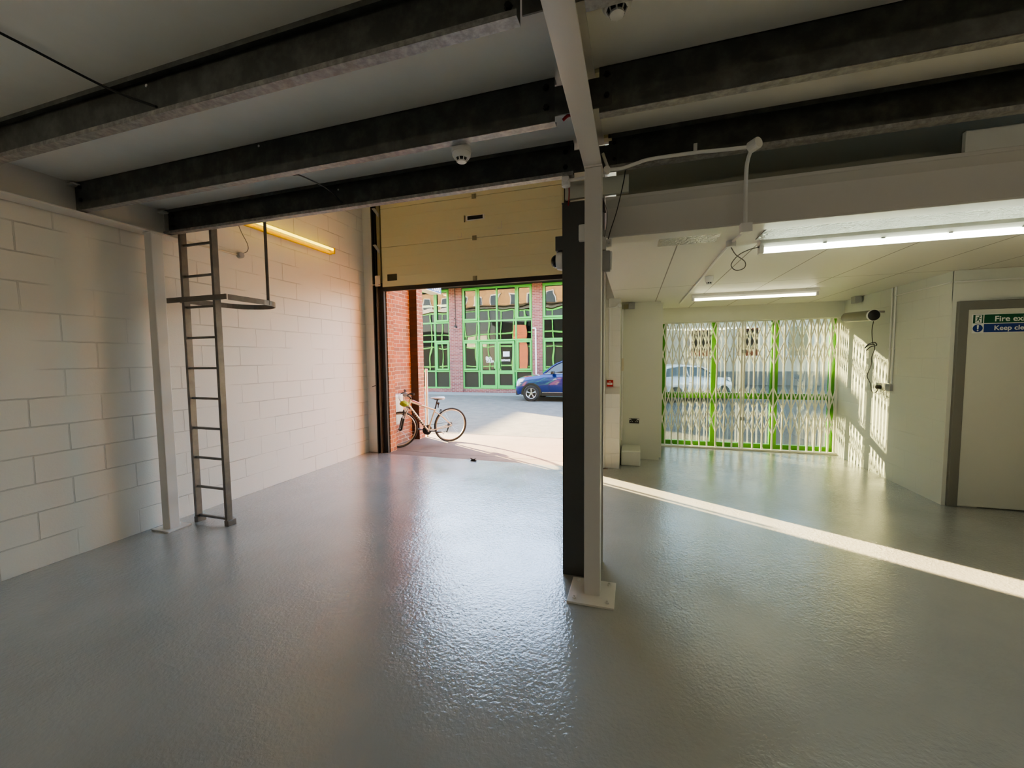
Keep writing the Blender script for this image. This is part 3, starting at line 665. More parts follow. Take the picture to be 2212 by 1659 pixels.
# ================================================================== CONDUIT, BOXES, CABLES
def pipe(name, label, pts, r, mat, cat='conduit', n=6, parts=()):
    t = thing(name, label, cat, pts[0])
    bm = bmesh.new(); tube(bm, smooth_path(pts, n) if n > 1 else pts, r, 10); obj('pipe', bm, mat, t, smooth=True)
    for nm, b, m in parts: obj(nm, b, m, t, smooth=False)
    return t
def rbox(c, ax, r, h):
    bm = bmesh.new(); lathe(bm, [(0, 0), (r, 0), (r, h * 0.9), (r * 0.93, h), (0, h)], c, ax, 20); return bm
sad = bmesh.new(); box(sad, 0.340, 0.360, 2.735, 2.749, 2.875, 2.93)
pipe('conduit', 'white conduit drooping along the lower right joist to a round box', [(-0.17, 2.735, 2.847), (-0.085, 2.735, 2.844), (0.0, 2.735, 2.86), (0.09, 2.735, 2.875), (0.34, 2.735, 2.874), (0.5, 2.735, 2.866), (0.65, 2.735, 2.86)], 0.0105, M['white_plastic'],
     parts=[('junction_box', rbox((-0.178, 2.749, 2.845), (0, -1, 0), 0.022, 0.035), M['white_plastic']), ('junction_box', rbox((0.65, 2.745, 2.86), (0.55, -0.7, 0.1), 0.033, 0.055), M['white_plastic']), ('saddle', sad, M['white_plastic'])])
pipe('conduit', 'white conduit curving down beside the top of the centre post', [(-0.205, 2.735, 2.955), (-0.193, 2.735, 2.92), (-0.175, 2.735, 2.868)], 0.010, M['white_plastic'])
pipe('conduit', 'short white conduit left of the post to a small round sounder', [(-0.19, 2.79, 2.855), (-0.32, 2.79, 2.845), (-0.44, 2.79, 2.838)], 0.010, M['white_plastic'],
     parts=[('junction_box', rbox((-0.455, 2.80, 2.845), (0, -1, 0), 0.026, 0.04), M['white_plastic']), ('sounder', rbox((-0.455, 2.79, 2.845), (0, 0, -1), 0.03, 0.045), M['white_plastic'])])
bm = bmesh.new(); tube(bm, smooth_path([(-0.435, 2.79, 2.82), (-0.445, 2.86, 2.77), (-0.452, 2.868, 2.70)], 5), 0.004, 6)
tag(obj('red_cable', bm, M['red_cable']), 'short red cable hanging above the dark column top', 'cable')
bm = bmesh.new(); tube(bm, smooth_path([(-0.37, 2.17, 2.882), (-0.345, 2.17, 2.90), (-0.322, 2.17, 2.902)], 4), 0.008, 6)
tag(obj('red_cable', bm, M['red_cable']), 'red cable at the end of the middle joist', 'cable')
pipe('conduit', 'vertical white conduit dropping in front of the white beam', [(0.655, 2.74, 2.85), (0.665, 2.87, 2.83), (0.672, 2.92, 2.76), (0.674, 2.925, 2.6), (0.676, 2.925, 2.46)], 0.0115, M['white_plastic'], n=4,
     parts=[('junction_box', bx(0.645, 0.71, 2.895, 2.95, 2.415, 2.471), M['white_plastic'])])
pipe('conduit', 'long white conduit along the bay ceiling towards the board wall', [(0.685, 2.96, 2.45), (0.72, 3.10, 2.478), (0.697, 3.6, 2.487), (0.70, 5.0, 2.487), (0.70, 6.9, 2.487)], 0.0105, M['white_plastic'], n=3,
     parts=[('junction_box', rbox((0.697, 3.42, 2.499), (0, 0, -1), 0.034, 0.045), M['white_plastic'])])
bm = bmesh.new(); tube(bm, smooth_path([(0.70, 3.43, 2.455), (0.735, 3.44, 2.40), (0.80, 3.45, 2.345), (0.80, 3.46, 2.30), (0.745, 3.46, 2.285), (0.71, 3.46, 2.33), (0.76, 3.47, 2.40), (0.84, 3.48, 2.44), (0.90, 3.48, 2.45)], 8), 0.0035, 8)
tag(obj('flex_cable', bm, M['cable_grey'], smooth=True), 'thin looped flex hanging by the end of the big tube light', 'cable')
bm = bmesh.new(); tube(bm, smooth_path([(-0.06, 2.79, 2.885), (-0.075, 2.83, 2.80), (-0.12, 2.90, 2.64), (-0.165, 2.94, 2.52), (-0.185, 2.94, 2.44)], 6), 0.0035, 8)
tag(obj('black_cable', bm, M['cable_black'], smooth=True), 'thin black cable slanting down from the joist to the column bracket', 'cable')
bm = bmesh.new(); tube(bm, smooth_path([(-2.70, 0.85, 3.07), (-2.654, 1.09, 3.062), (-2.60, 1.36, 3.03), (-2.49, 1.435, 2.98), (-2.27, 1.442, 2.885)], 6), 0.006, 8)
tag(obj('black_cable', bm, M['cable_black'], smooth=True), 'slack black cable crossing the deck to the nearest joist', 'cable')
bm = bmesh.new(); tube(bm, smooth_path([(-2.19, 2.185, 2.866), (-2.24, 2.32, 2.92), (-2.27, 2.6, 2.945), (-2.264, 2.744, 2.895)], 6), 0.005, 8)
tag(obj('black_cable', bm, M['cable_black'], smooth=True), 'black cable looping between the middle and farthest joists', 'cable')
# things on the dark column
t = thing('dome_camera', 'small dome camera on the left side of the dark column', 'camera', (-0.53, 3.0, 2.33))
obj('back_box', bx(-0.548, -0.4975, 2.885, 2.96, 2.40, 2.50), M['dark_steel'], t)
bm = bmesh.new(); lathe(bm, [(0, 0), (0.066, 0), (0.068, 0.02), (0.062, 0.045), (0.05, 0.05)], (-0.4975, 2.935, 2.335), (-1, 0, 0), 28); obj('housing', bm, M['white_plastic'], t, smooth=True)
bm = bmesh.new(); lathe(bm, [(0.05, 0.045), (0.046, 0.066), (0.032, 0.084), (0.016, 0.092), (0, 0.094)], (-0.4975, 2.935, 2.335), (-1, 0, 0), 28); obj('dome', bm, M['black_gloss'], t, smooth=True)
t = thing('isolator_box', 'white isolator box half hidden behind the centre post', 'switch box', (-0.35, 2.86, 2.5))
obj('cover', bx(-0.377, -0.30, 2.84, 2.8795, 2.44, 2.555), M['white_plastic'], t, bevel=0.01, seg=3)
t = thing('bracket', 'small zinc bracket at the right side of the dark column top', 'bracket', (-0.19, 2.96, 2.44))
bm = bmesh.new(); box(bm, -0.2215, -0.19, 2.885, 2.93, 2.38, 2.47); box(bm, -0.19, -0.155, 2.89, 2.925, 2.40, 2.45); obj('plate', bm, M['white_steel'], t, bevel=0.004)
bm = bmesh.new(); tube(bm, [(-0.172, 2.885, 2.42), (-0.172, 2.87, 2.42)], 0.009, 8); obj('screw', bm, M['metal'], t)
t = thing('push_switch', 'pale rectangular switch on the right of the dark column', 'switch', (-0.18, 2.95, 2.3))
obj('cover', bx(-0.2215, -0.165, 2.90, 2.95, 2.235, 2.375), M['grey_plastic'], t, bevel=0.006); obj('face', bx(-0.166, -0.152, 2.905, 2.948, 2.24, 2.37), M['white_plastic'], t, bevel=0.005)
bm = bmesh.new(); tube(bm, smooth_path([(-0.205, 2.87, 2.70), (-0.185, 2.865, 2.63), (-0.185, 2.865, 2.55), (-0.20, 2.872, 2.46)], 6), 0.003, 6)
tag(obj('flex_cable', bm, M['cable_grey'], smooth=True), 'thin grey flex down the right edge of the dark column', 'cable')
# left wall socket above the ladder
t = thing('cable_box', 'small round cable box high on the left wall behind the ladder', 'junction box', (-4.48, 3.64, 2.88))
obj('box', rbox((-4.4995, 3.64, 2.885), (1, 0, 0), 0.035, 0.05), M['grey_plastic'], t)
bm = bmesh.new(); tube(bm, [(-4.488, 2.95, 2.885), (-4.488, 3.61, 2.885)], 0.011, 8); obj('conduit', bm, M['render_cream'], t)
bm = bmesh.new(); tube(bm, smooth_path([(-4.46, 3.64, 2.90), (-4.46, 3.72, 2.95), (-4.46, 3.73, 3.03), (-4.46, 3.66, 3.15), (-4.46, 3.62, 3.24), (-4.46, 3.60, 3.28)], 6), 0.004, 8); obj('flex', bm, M['cable_grey'], t)

# pier fittings
t = thing('call_point', 'red fire alarm call point on the white pier', 'call point', (-0.33, 5.93, 1.22))
cp = obj('housing', bx(-0.378, -0.288, 6.02, 6.0595, 1.205, 1.30), M['red'], t, bevel=0.004)
obj('glass', bx(-0.370, -0.298, 6.017, 6.02, 1.232, 1.262), M['sign_white'], t)
text('lettering', 'FIRE', 0.018, (-0.334, 6.0165, 1.272), (R90, 0, 0), M['sign_white'], t, align='CENTER')
text('lettering', 'PRESS', 0.014, (-0.334, 6.0165, 1.243), (R90, 0, 0), M['red'], t, align='CENTER')
bm = bmesh.new(); tube(bm, [(-0.345, 6.048, 1.30), (-0.345, 6.048, 2.49)], 0.0095, 8); tag(obj('conduit', bm, M['white_plastic'], smooth=True), 'vertical white conduit above the red call point', 'conduit')
bm = bmesh.new(); tube(bm, smooth_path([(-0.37, 6.04, 2.36), (-0.27, 6.04, 2.365), (-0.225, 6.04, 2.395)], 4), 0.010, 8)
hc = tag(obj('conduit', bm, M['white_plastic'], smooth=True), 'short white conduit and elbow near the top of the pier', 'conduit')
obj('junction_box', rbox((-0.205, 6.055, 2.39), (0, -1, 0), 0.028, 0.035), M['white_plastic'], hc)
bm = bmesh.new(); tube(bm, [(-0.178, 6.60, 0.30), (-0.178, 6.60, 2.40)], 0.013, 8); tag(obj('conduit', bm, M['white_plastic'], smooth=True), 'tall white conduit in the corner between pier and board', 'conduit')
tag(obj('strip_plate', bx(-0.186, -0.150, 6.57, 6.585, 1.42, 1.62), M['render_cream'], bevel=0.002), 'small tan plate on the corner conduit beside the pier', 'plate')
tag(obj('plinth_block', bx(-0.17, 0.108, 6.15, 6.62, 0.0, 0.225), M['plain_wall'], bevel=0.015, seg=3), 'low white rendered plinth on the floor beside the pier', 'plinth')
t = thing('double_socket', 'dark double power socket on the cream board wall', 'socket', (0.016, 6.62, 0.61))
obj('faceplate', bx(-0.062, 0.094, 6.617, 6.6295, 0.572, 0.657), M['grey_plastic'], t, bevel=0.004)
obj('insert', bx(-0.056, 0.088, 6.614, 6.618, 0.578, 0.651), M['black_plastic'], t)
for xs in (-0.025, 0.055):
    for dx, dz in ((0, 0.018), (-0.012, -0.008), (0.012, -0.008)): obj('slot', bx(xs + dx - 0.004, xs + dx + 0.004, 6.6125, 6.6145, 0.612 + dz - 0.004, 0.612 + dz + 0.004), M['sign_white'], t)
    obj('rocker', bx(xs - 0.03 if xs < 0 else xs + 0.012, xs - 0.014 if xs < 0 else xs + 0.028, 6.611, 6.6145, 0.63, 0.648), M['sign_white'], t)
t = thing('wall_speaker', 'small grey speaker box at the top of the board wall', 'speaker', (-0.03, 6.6, 2.45))
obj('cabinet', bx(-0.085, 0.01, 6.55, 6.60, 2.395, 2.49), M['grey_plastic'], t, bevel=0.004); obj('bracket', bx(-0.155, -0.085, 6.565, 6.61, 2.40, 2.47), M['zinc'], t)
obj('mount', bx(-0.05, -0.02, 6.60, 6.6295, 2.43, 2.46), M['black_plastic'], t)
t = thing('wall_speaker', 'small grey speaker box in the ceiling corner by the grille', 'speaker', (3.13, 7.17, 2.45))
obj('cabinet', bx(3.09, 3.17, 7.08, 7.20, 2.40, 2.495), M['grey_plastic'], t, bevel=0.004); obj('bracket', bx(3.17, 3.1995, 7.12, 7.17, 2.42, 2.48), M['grey_plastic'], t)
# cylinder unit on right wall
t = thing('cylinder_unit', 'silver cylinder with black oval end bracketed to the sunlit wall', 'wall unit', (2.95, 6.6, 2.13))
c0 = Vector((2.91, 6.20, 2.135)); ax = (Vector((2.865, 6.80, 2.165)) - c0)
L = ax.length
bm = bmesh.new(); lathe(bm, [(0.060, 0.02), (0.066, 0.03), (0.066, L - 0.02), (0.058, L)], c0, ax, 28); obj('barrel', bm, M['dull_metal'], t, smooth=True)
bm = bmesh.new(); lathe(bm, [(0.070, 0.0), (0.074, 0.008), (0.070, 0.03)], c0, ax, 28); obj('rim', bm, M['white_plastic'], t, smooth=True)
bm = bmesh.new(); lathe(bm, [(0, -0.016), (0.04, -0.014), (0.066, -0.004), (0.068, 0.004)], c0, ax, 28); obj('end_cap', bm, M['black_plastic'], t, smooth=True)
bm = bmesh.new(); tube(bm, [(2.95, 6.36, 2.19), (3.08, 6.52, 2.205), (3.1995, 6.58, 2.21)], 0.014, 8); obj('bracket', bm, M['grey_plastic'], t)
bm = bmesh.new(); tube(bm, smooth_path([(2.945, 6.28, 2.062), (2.99, 6.40, 1.95), (3.06, 6.52, 1.80), (3.10, 6.56, 1.76), (3.12, 6.60, 1.70), (3.14, 6.70, 1.60), (3.15, 6.72, 1.50), (3.16, 6.83, 1.34), (3.17, 6.77, 1.24), (3.17, 6.74, 1.15), (3.16, 6.66, 1.11), (3.15, 6.56, 1.14), (3.14, 6.51, 1.20)], 6), 0.0045, 8)
tag(obj('power_cable', bm, M['cable_black'], smooth=True), 'thin dark cable from the cylinder unit down to the wall socket', 'cable')
bm = bmesh.new(); tube(bm, smooth_path([(3.07, 6.50, 1.775), (3.06, 6.60, 1.77), (3.07, 6.72, 1.73), (3.06, 6.62, 1.78), (3.07, 6.50, 1.80), (3.08, 6.47, 1.76), (3.07, 6.58, 1.745), (3.07, 6.68, 1.70)], 6), 0.006, 6)
tag(obj('cable_bundle', bm, M['cable_black'], smooth=True), 'knotted bundle in the cable below the cylinder unit', 'cable')
t = thing('wall_socket', 'grey metal power socket with a black plug on the sunlit wall', 'socket', (3.17, 6.44, 1.21))
obj('back_box', bx(3.16, 3.1995, 6.31, 6.45, 1.165, 1.255), M['grey_plastic'], t, bevel=0.004); obj('faceplate', bx(3.155, 3.1995, 6.455, 6.60, 1.17, 1.26), M['metal'], t, bevel=0.003)
bm = bmesh.new(); lathe(bm, [(0.026, 0), (0.028, 0.03), (0.018, 0.045), (0, 0.045)], (3.155, 6.51, 1.205), (-1, 0, 0), 16); obj('plug', bm, M['black_plastic'], t)
bm = bmesh.new(); tube(bm, smooth_path([(3.17, 6.40, 1.17), (3.17, 6.39, 1.07), (3.17, 6.46, 1.03), (3.17, 6.52, 1.09), (3.17, 6.53, 1.17)], 6), 0.003, 6); obj('flex', bm, M['white_plastic'], t)
for yy, lab in ((6.40, 'left of the two thin white conduits on the sunlit wall'), (6.33, 'right of the two thin white conduits on the sunlit wall')):
    bm = bmesh.new(); tube(bm, [(3.189, yy, 1.26), (3.189, yy, 2.495)], 0.009, 8); o = tag(obj('conduit', bm, M['white_plastic'], smooth=True), lab, 'conduit')
    obj('saddle', bx(3.176, 3.1995, yy - 0.018, yy + 0.018, 1.70, 1.715), M['white_plastic'], o)
bm = bmesh.new(); tube(bm, [(3.190, 6.33, 2.385), (3.190, 5.41, 2.385)], 0.008, 8); tube(bm, [(3.2, 5.378, 2.385), (6.0, 5.378, 2.385)], 0.008, 8)
tag(obj('conduit', bm, M['white_plastic'], smooth=True), 'horizontal white conduit around the corner above the fire exit', 'conduit')
# leaf / debris on threshold
bm = bmesh.new()
prism(bm, [(-2.50, 0.0), (-2.40, 0.0), (-2.385, 0.012), (-2.42, 0.02), (-2.39, 0.045), (-2.45, 0.032), (-2.50, 0.05), (-2.475, 0.02)], 'y', 5.80, 5.825)
tag(obj('dead_leaf', bm, M['bird'], bevel=0.004), 'small dark crumpled leaf lying on the door threshold', 'leaf')

# ================================================================== OUTSIDE
struct('ground_apron', bx(-6.0, 12.0, 5.88, 7.94, -0.22, -0.002), M['concrete'], 'pinkish concrete apron outside the loading door')
struct('ground_yard', bx(-40.0, 40.0, 7.94, 40.0, -0.22, -0.008), M['asphalt'], 'grey asphalt yard')
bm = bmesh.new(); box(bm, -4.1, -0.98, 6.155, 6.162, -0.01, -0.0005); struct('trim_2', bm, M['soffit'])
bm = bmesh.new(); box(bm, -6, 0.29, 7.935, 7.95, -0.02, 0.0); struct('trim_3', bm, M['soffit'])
struct('pavement', bx(-14.2, 1.0, 16.7, 18.15, -0.1, 0.012), M['pavement'], 'pale pavement strip along the office front')
# own building exterior
def faceted(name, b, mat, **k): return struct(name, b, mat, **k)
faceted('wall_reveal', bx(-4.5, -4.10, 6.141, 6.19, -0.2, 5.0), M['brick_q'])
faceted('wall_reveal_inner', bx(-4.27, -4.10, 6.001, 6.141, -0.2, 2.84), M['brick_q'])
struct('wall_wing', bx(-6.5, -4.37, 6.19, 7.40, -0.2, 5.6), M['brick'], 'orange-red brick wing wall beside the opening')
struct('wall_wing_pier', bx(-4.37, -4.20, 7.172, 7.40, -0.2, 5.6), M['brick'])
struct('wall_wing_return', bx(-4.37, -4.20, 7.168, 7.172, -0.2, 5.6), M['brick_shaded'])
struct('wall_wing_front', bx(-28.0, -4.37, 7.40, 7.42, -0.2, 5.6), M['brick_x'])
bm = bmesh.new(); box(bm, -4.10, 0.29, 6.141, 6.22, 2.98, 5.6); box(bm, -0.98, -0.27, 6.141, 6.19, -0.2, 2.98)
struct('wall_outside', bm, M['brick_x'])
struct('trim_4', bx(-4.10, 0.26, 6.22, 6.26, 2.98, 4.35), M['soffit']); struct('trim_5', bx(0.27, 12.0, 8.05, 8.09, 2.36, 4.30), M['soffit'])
struct('trim_6', bx(0.2, 12.0, 8.0, 8.2, 5.44, 5.6), M['render_white']); struct('trim_7', bx(-4.10, 0.26, 6.22, 6.4, 5.44, 5.6), M['render_white'])
struct('trim_8', bx(-28.0, -4.37, 7.51, 7.62, 5.44, 5.6), M['render_white'])
# green framed glazing along the front of the wing
wf = struct('window_9', bx(-27.8, -4.7, 7.425, 7.45, 0.0, 5.4), M['car_glass'])
bm = bmesh.new(); xx = -27.8
while xx < -4.6:
    box(bm, xx, xx + 0.1, 7.45, 7.50, 0.2, 5.4); xx += 1.0
for zz in (0.2, 1.05, 2.5, 3.5, 5.3): box(bm, -27.8, -4.7, 7.45, 7.503, zz, zz + 0.1)
obj('window_frame', bm, M['green'], wf)
struct('wall_wing_buttress', bx(-8.7, -7.7, 7.44, 7.56, 0, 4.2), M['brick_x'])
bl = obj('window_blind', bx(-12.6, -10.9, 7.452, 7.456, 2.6, 3.45), M['render_cream'], wf)
bm = bmesh.new(); box(bm, 0.27, 0.294, 6.82, 7.99, -0.2, 2.98); box(bm, 0.27, 0.294, 6.22, 7.99, 2.98, 5.6); box(bm, -0.29, -0.262, 6.19, 6.82, -0.2, 2.98); struct('wall_bay_outside', bm, M['brick'])
bm = bmesh.new(); box(bm, 0.27, 12.0, 7.971, 8.05, 2.34, 5.6); box(bm, 3.21, 12.0, 7.971, 8.05, -0.2, 2.34)
struct('wall_bay_front', bm, M['brick_x'])
struct('roof', bx(-14, 12, -5, 8.0, 5.6, 5.7), M['soffit'])
# upper green windows on our own front (seen mirrored in the office glass)
for i, xc in enumerate((-3.4, -1.6, 1.8, 4.2)):
    yy = 6.22 if xc < 0.2 else 8.05
    wd = struct('window_%d' % (i + 2), bx(xc - 0.65, xc + 0.65, yy, yy + 0.06, 4.5, 5.6), M['dark_room'])
    bm = bmesh.new()
    for a in (-0.65, -0.02, 0.61): box(bm, xc + a, xc + a + 0.05, yy + 0.06, yy + 0.09, 4.5, 5.6)
    for zz in (4.5, 5.05, 5.55): box(bm, xc - 0.65, xc + 0.66, yy + 0.06, yy + 0.09, zz, zz + 0.05)
    obj('window_frame', bm, M['green'], wd)
# sign on the wing
t = thing('phone_sign', 'blue and white projecting sign with a phone number on the brick wing', 'sign', (-4.42, 7.9, 3.2))
obj('box', bx(-4.56, -4.305, 7.425, 8.46, 3.15, 3.75), M['sign_white'], t); obj('face', bx(-4.305, -4.300, 7.425, 8.46, 3.165, 3.75), M['board_blue'], t)
text('lettering', '0748 1200', 0.235, (-4.2995, 8.42, 3.19), (R90, 0, R90), M['sign_white'], t, align='RIGHT', sx=0.92, bold=0.003)
# bollard/pole & bin
tag(obj('marker_pole', (lambda b: (tube(b, [(-4.165, 7.44, 0), (-4.165, 7.44, 1.44)], 0.024, 12), b)[1])(bmesh.new()), M['cream_plastic'], smooth=True), 'thin cream pole standing at the corner of the brick wing', 'pole')
t = thing('wall_box', 'cream box with a white lid on the brick wall behind the bicycle', 'box', (-4.3, 6.4, 0.5))
obj('body', bx(-4.369, -4.24, 6.20, 6.66, 0.42, 0.92), M['cream_plastic'], t, bevel=0.01); obj('lid', bx(-4.369, -4.225, 6.195, 6.67, 0.92, 0.985), M['sign_white'], t, bevel=0.012)

# ---- opposite office building
FY = 18.2
B = thing('office_building', 'brick office building with bright green window frames across the yard', 'building', (-7, FY, 0))
pil = [(-14.2, -12.6), (-8.82, -8.13), (-4.55, -4.07), (-0.35, 1.0)]
for a, b in pil: obj('brick_pillar', bx(a, b, FY - 0.06, FY + 0.25, 0.0, 5.2), M['brick_far'], B)
obj('plinth', (lambda bb: ([box(bb, a, b, FY + 0.0, FY + 0.2, 0.0, 0.19) for a, b in ((-12.6, -8.82), (-8.13, -4.55), (-4.07, -0.35))], bb)[1])(bmesh.new()), M['brick_far'], B)
obj('fascia', bx(-14.2, 1.0, FY - 0.9, FY + 0.3, 5.15, 5.6), M['soffit'], B)
obj('side_wall', bx(-14.2, -14.0, FY, FY + 14, 0, 5.6), M['brick_far'], B)
obj('side_wall', bx(0.8, 1.0, FY + 0.25, FY + 14, 0, 5.6), M['brick_far'], B)
obj('roof', bx(-14.2, 1.0, FY, FY + 14, 5.6, 5.7), M['soffit'], B)
obj('interior', (lambda bb: (box(bb, -14.0, 0.8, FY + 5, FY + 5.1, 0, 5.1), box(bb, -14.0, 0.8, FY + 0.3, FY + 5, 0, 0.05), box(bb, -14.0, 0.8, FY + 0.3, FY + 5, 5.05, 5.15), bb)[-1])(bmesh.new()), M['dark_room'], B)
obj('interior_wall', bx(-14.0, 0.8, FY + 3.0, FY + 3.1, 0.95, 2.45), paint('dim_plaster', (0.26, 0.24, 0.20), 0.8), B)
def office_window(xs, zs, panes_skip=(), op=()):
    bm = bmesh.new(); w2 = 0.036
    for x in (xs[0], xs[-1]): box(bm, x - (0 if x == xs[0] else 0.07), x + (0.07 if x == xs[0] else 0), FY, FY + 0.09, zs[0], zs[-1])
    for x in xs[1:-1]: box(bm, x - w2, x + w2, FY, FY + 0.09, zs[0], zs[-1])
    for i, z in enumerate(zs):
        if i == 0: box(bm, xs[0], xs[-1], FY - 0.004, FY + 0.094, z, z + 0.07)
        elif i == len(zs) - 1: box(bm, xs[0], xs[-1], FY - 0.004, FY + 0.094, z - 0.09, z)
        else: box(bm, xs[0], xs[-1], FY - 0.004, FY + 0.094, z - 0.038, z + 0.038)
    fr = obj('window', bm, M['green'], B)
    for i in range(len(xs) - 1):
        for j in range(len(zs) - 1):
            if (i, j) in panes_skip: continue
            obj('pane', bx(xs[i], xs[i + 1], FY + 0.05, FY + 0.056, zs[j], zs[j + 1]), M['pane_far'] if j else M['spandrel'], fr)
    for (i, j) in op:   # opening casements stand proud with their own frame
        bm = bmesh.new(); a, b = xs[i] + 0.05, xs[i + 1] - 0.05; c, d_ = zs[j] + 0.05, zs[j + 1] - 0.05
        for n_, q in enumerate(((a, a + 0.085, c, d_), (b - 0.085, b, c, d_), (a, b, c, c + 0.085), (a, b, d_ - 0.085, d_))): box(bm, q[0], q[1], FY - 0.035 - 0.003 * (n_ > 1), FY + 0.02, q[2], q[3])
        obj('casement', bm, M['green'], fr)
    return fr
ZS = [0.19, 1.05, 2.56, 3.49, 5.13]
office_window([-12.6, -11.3, -10.45, -9.65, -8.82], ZS, op=((3, 1), (3, 3)))
wn = office_window([-8.13, -7.27, -6.33, -5.37, -4.55], ZS, panes_skip=((1, 0), (1, 1), (2, 0), (2, 1)), op=((0, 1), (0, 3), (3, 1), (3, 3)))
office_window([-4.07, -3.0, -2.0, -1.1, -0.35], ZS, op=((0, 1), (0, 3)))
for xa, xb, nm in ((-7.20, -6.33, 'left'), (-6.31, -5.44, 'right')):
    bm = bmesh.new(); w2 = 0.105
    for n_, q in enumerate(((xa, xa + w2, .2, 2.5), (xb - w2, xb, .2, 2.5), (xa, xb, .2, .37), (xa, xb, .92, 1.09), (xa, xb, 2.38, 2.5))): box(bm, q[0], q[1], FY - 0.02 - 0.003 * (n_ > 1), FY + 0.05, q[2], q[3])
    dr = obj('entrance_door', bm, M['green'], B)
    obj('pane', bx(xa + w2, xb - w2, FY + 0.02, FY + 0.026, 1.09, 2.38), M['pane_far'], dr); obj('kick_panel', bx(xa + w2, xb - w2, FY + 0.02, FY + 0.026, 0.37, 0.92), M['spandrel'], dr)
    hx = xb - 0.09 if nm == 'left' else xa + 0.09
    obj('handle', bx(hx - 0.05, hx + 0.05, FY - 0.06, FY - 0.02, 1.18, 1.52), M['green'], dr)
    if nm == 'left':
        text('lettering', '8th', 0.25, (-6.93, FY + 0.012, 1.60), (R90, 0, 0), M['sign_white'], dr, bold=0.006)
        text('lettering', 'CULLEN', 0.15, (-6.90, FY + 0.012, 1.48), (R90, 0, 0), M['sign_white'], dr, bold=0.006, sx=0.72)
    else:
        text('lettering', 'ENTRANCE', 0.12, (-6.12, FY + 0.012, 1.54), (R90, 0, 0), M['sign_white'], dr, bold=0.004, sx=0.72)
        obj('notice', bx(-6.03, -5.70, FY + 0.012, FY + 0.018, 1.76, 2.0), M['paper'], dr)
for x, z in ((-10.1, 2.15), (-9.82, 2.12)):
    bm = bmesh.new(); lathe(bm, [(0.0, -0.28), (0.09, -0.25), (0.10, 0.0), (0.05, 0.2), (0, 0.26)], (x, FY + 2.95, z), (0, 0, 1), 12); obj('interior_lamp', bm, M['amber_lamp'], B)
for x0, x1, y0, z in ((-10.2, -9.5, FY + 1.2, 4.55), (-9.4, -8.9, FY + 0.5, 4.95), (-11.3, -10.6, FY + 1.2, 4.55)): obj('ceiling_light', bx(x0, x1, y0, y0 + 0.6, z, z + 0.03), M['office_light'], B)
obj('reception_desk', bx(-10.2, -8.9, FY + 1.6, FY + 2.2, 0.05, 1.1), M['soffit'], B)
bm = bmesh.new(); tube(bm, smooth_path([(-8.47, FY - 0.08, 5.2), (-8.47, FY - 0.08, 3.75), (-8.52, FY - 0.09, 3.68), (-8.44, FY - 0.09, 3.62), (-8.47, FY - 0.08, 3.3), (-8.42, FY - 0.1, 3.28)], 5), 0.016, 6); obj('hanging_cable', bm, M['soffit'], B)
tag(obj('security_camera', (lambda b: (tube(b, [(-8.44, FY - 0.20, 3.28), (-8.28, FY - 0.36, 3.22)], 0.05, 10), tube(b, [(-8.47, FY - 0.06, 3.34), (-8.42, FY - 0.12, 3.28)], 0.03, 8), b)[2])(bmesh.new()), M['black_plastic']), 'small dark camera on the brick pillar of the office', 'camera')
bm = bmesh.new(); tube(bm, [(-4.52, FY - 0.12, 3.06), (-4.40, FY - 0.12, 3.06), (-4.38, FY - 0.12, 3.02), (-4.36, FY - 0.12, 0.75), (-4.2, FY - 0.14, 0.55)], 0.036, 10)
tag(obj('downpipe', bm, M['sign_white']), 'white downpipe on the brick pillar right of the entrance', 'pipe')
# neighbouring buildings
Nb = thing('cream_building', 'cream rendered building beyond the parked pale car', 'building', (5, 27, 0))
obj('wall', bx(1.1, 12.0, 26.0, 27.0, 0, 5.5), M['render_cream'], Nb)
obj('base_band', bx(1.1, 12.0, 25.94, 26.0, 0, 0.8), M['pavement'], Nb)
for xa in (3.2, 5.6, 8.2): 
    f = obj('window', bx(xa, xa + 1.3, 25.92, 26.0, 1.6, 3.4), M['render_white'], Nb); obj('pane', bx(xa + 0.1, xa + 1.2, 25.90, 25.92, 1.7, 3.3), M['car_glass'], f)
Nw = thing('shade_building', 'unseen brick block added at the far left to shade the yard', 'building', (-24, 26, 0))
obj('wall', bx(-26.0, -22.0, 19.05, 34.0, 0, 4.95), M['brick_far'], Nw)  # out-of-view block added and sized to cast the shadow edge over the yard
Bb = thing('tower_block', 'buff brick block behind the garage', 'building', (-6, -16, 0))
obj('wall', bx(-48.0, 20.0, -18.0, -12.0, 0, 15.0), M['brick_buff'], Bb)
for i in range(26):
    for j in range(4):
        xa = -46.5 + i * 2.4; za = 2.0 + j * 3.1
        f = obj('window', bx(xa, xa + 1.3, -12.0, -11.95, za, za + 1.8), M['sign_white'], Bb)
        obj('pane', bx(xa + 0.12, xa + 1.18, -11.95, -11.93, za + 0.12, za + 1.68), M['car_glass'], f)

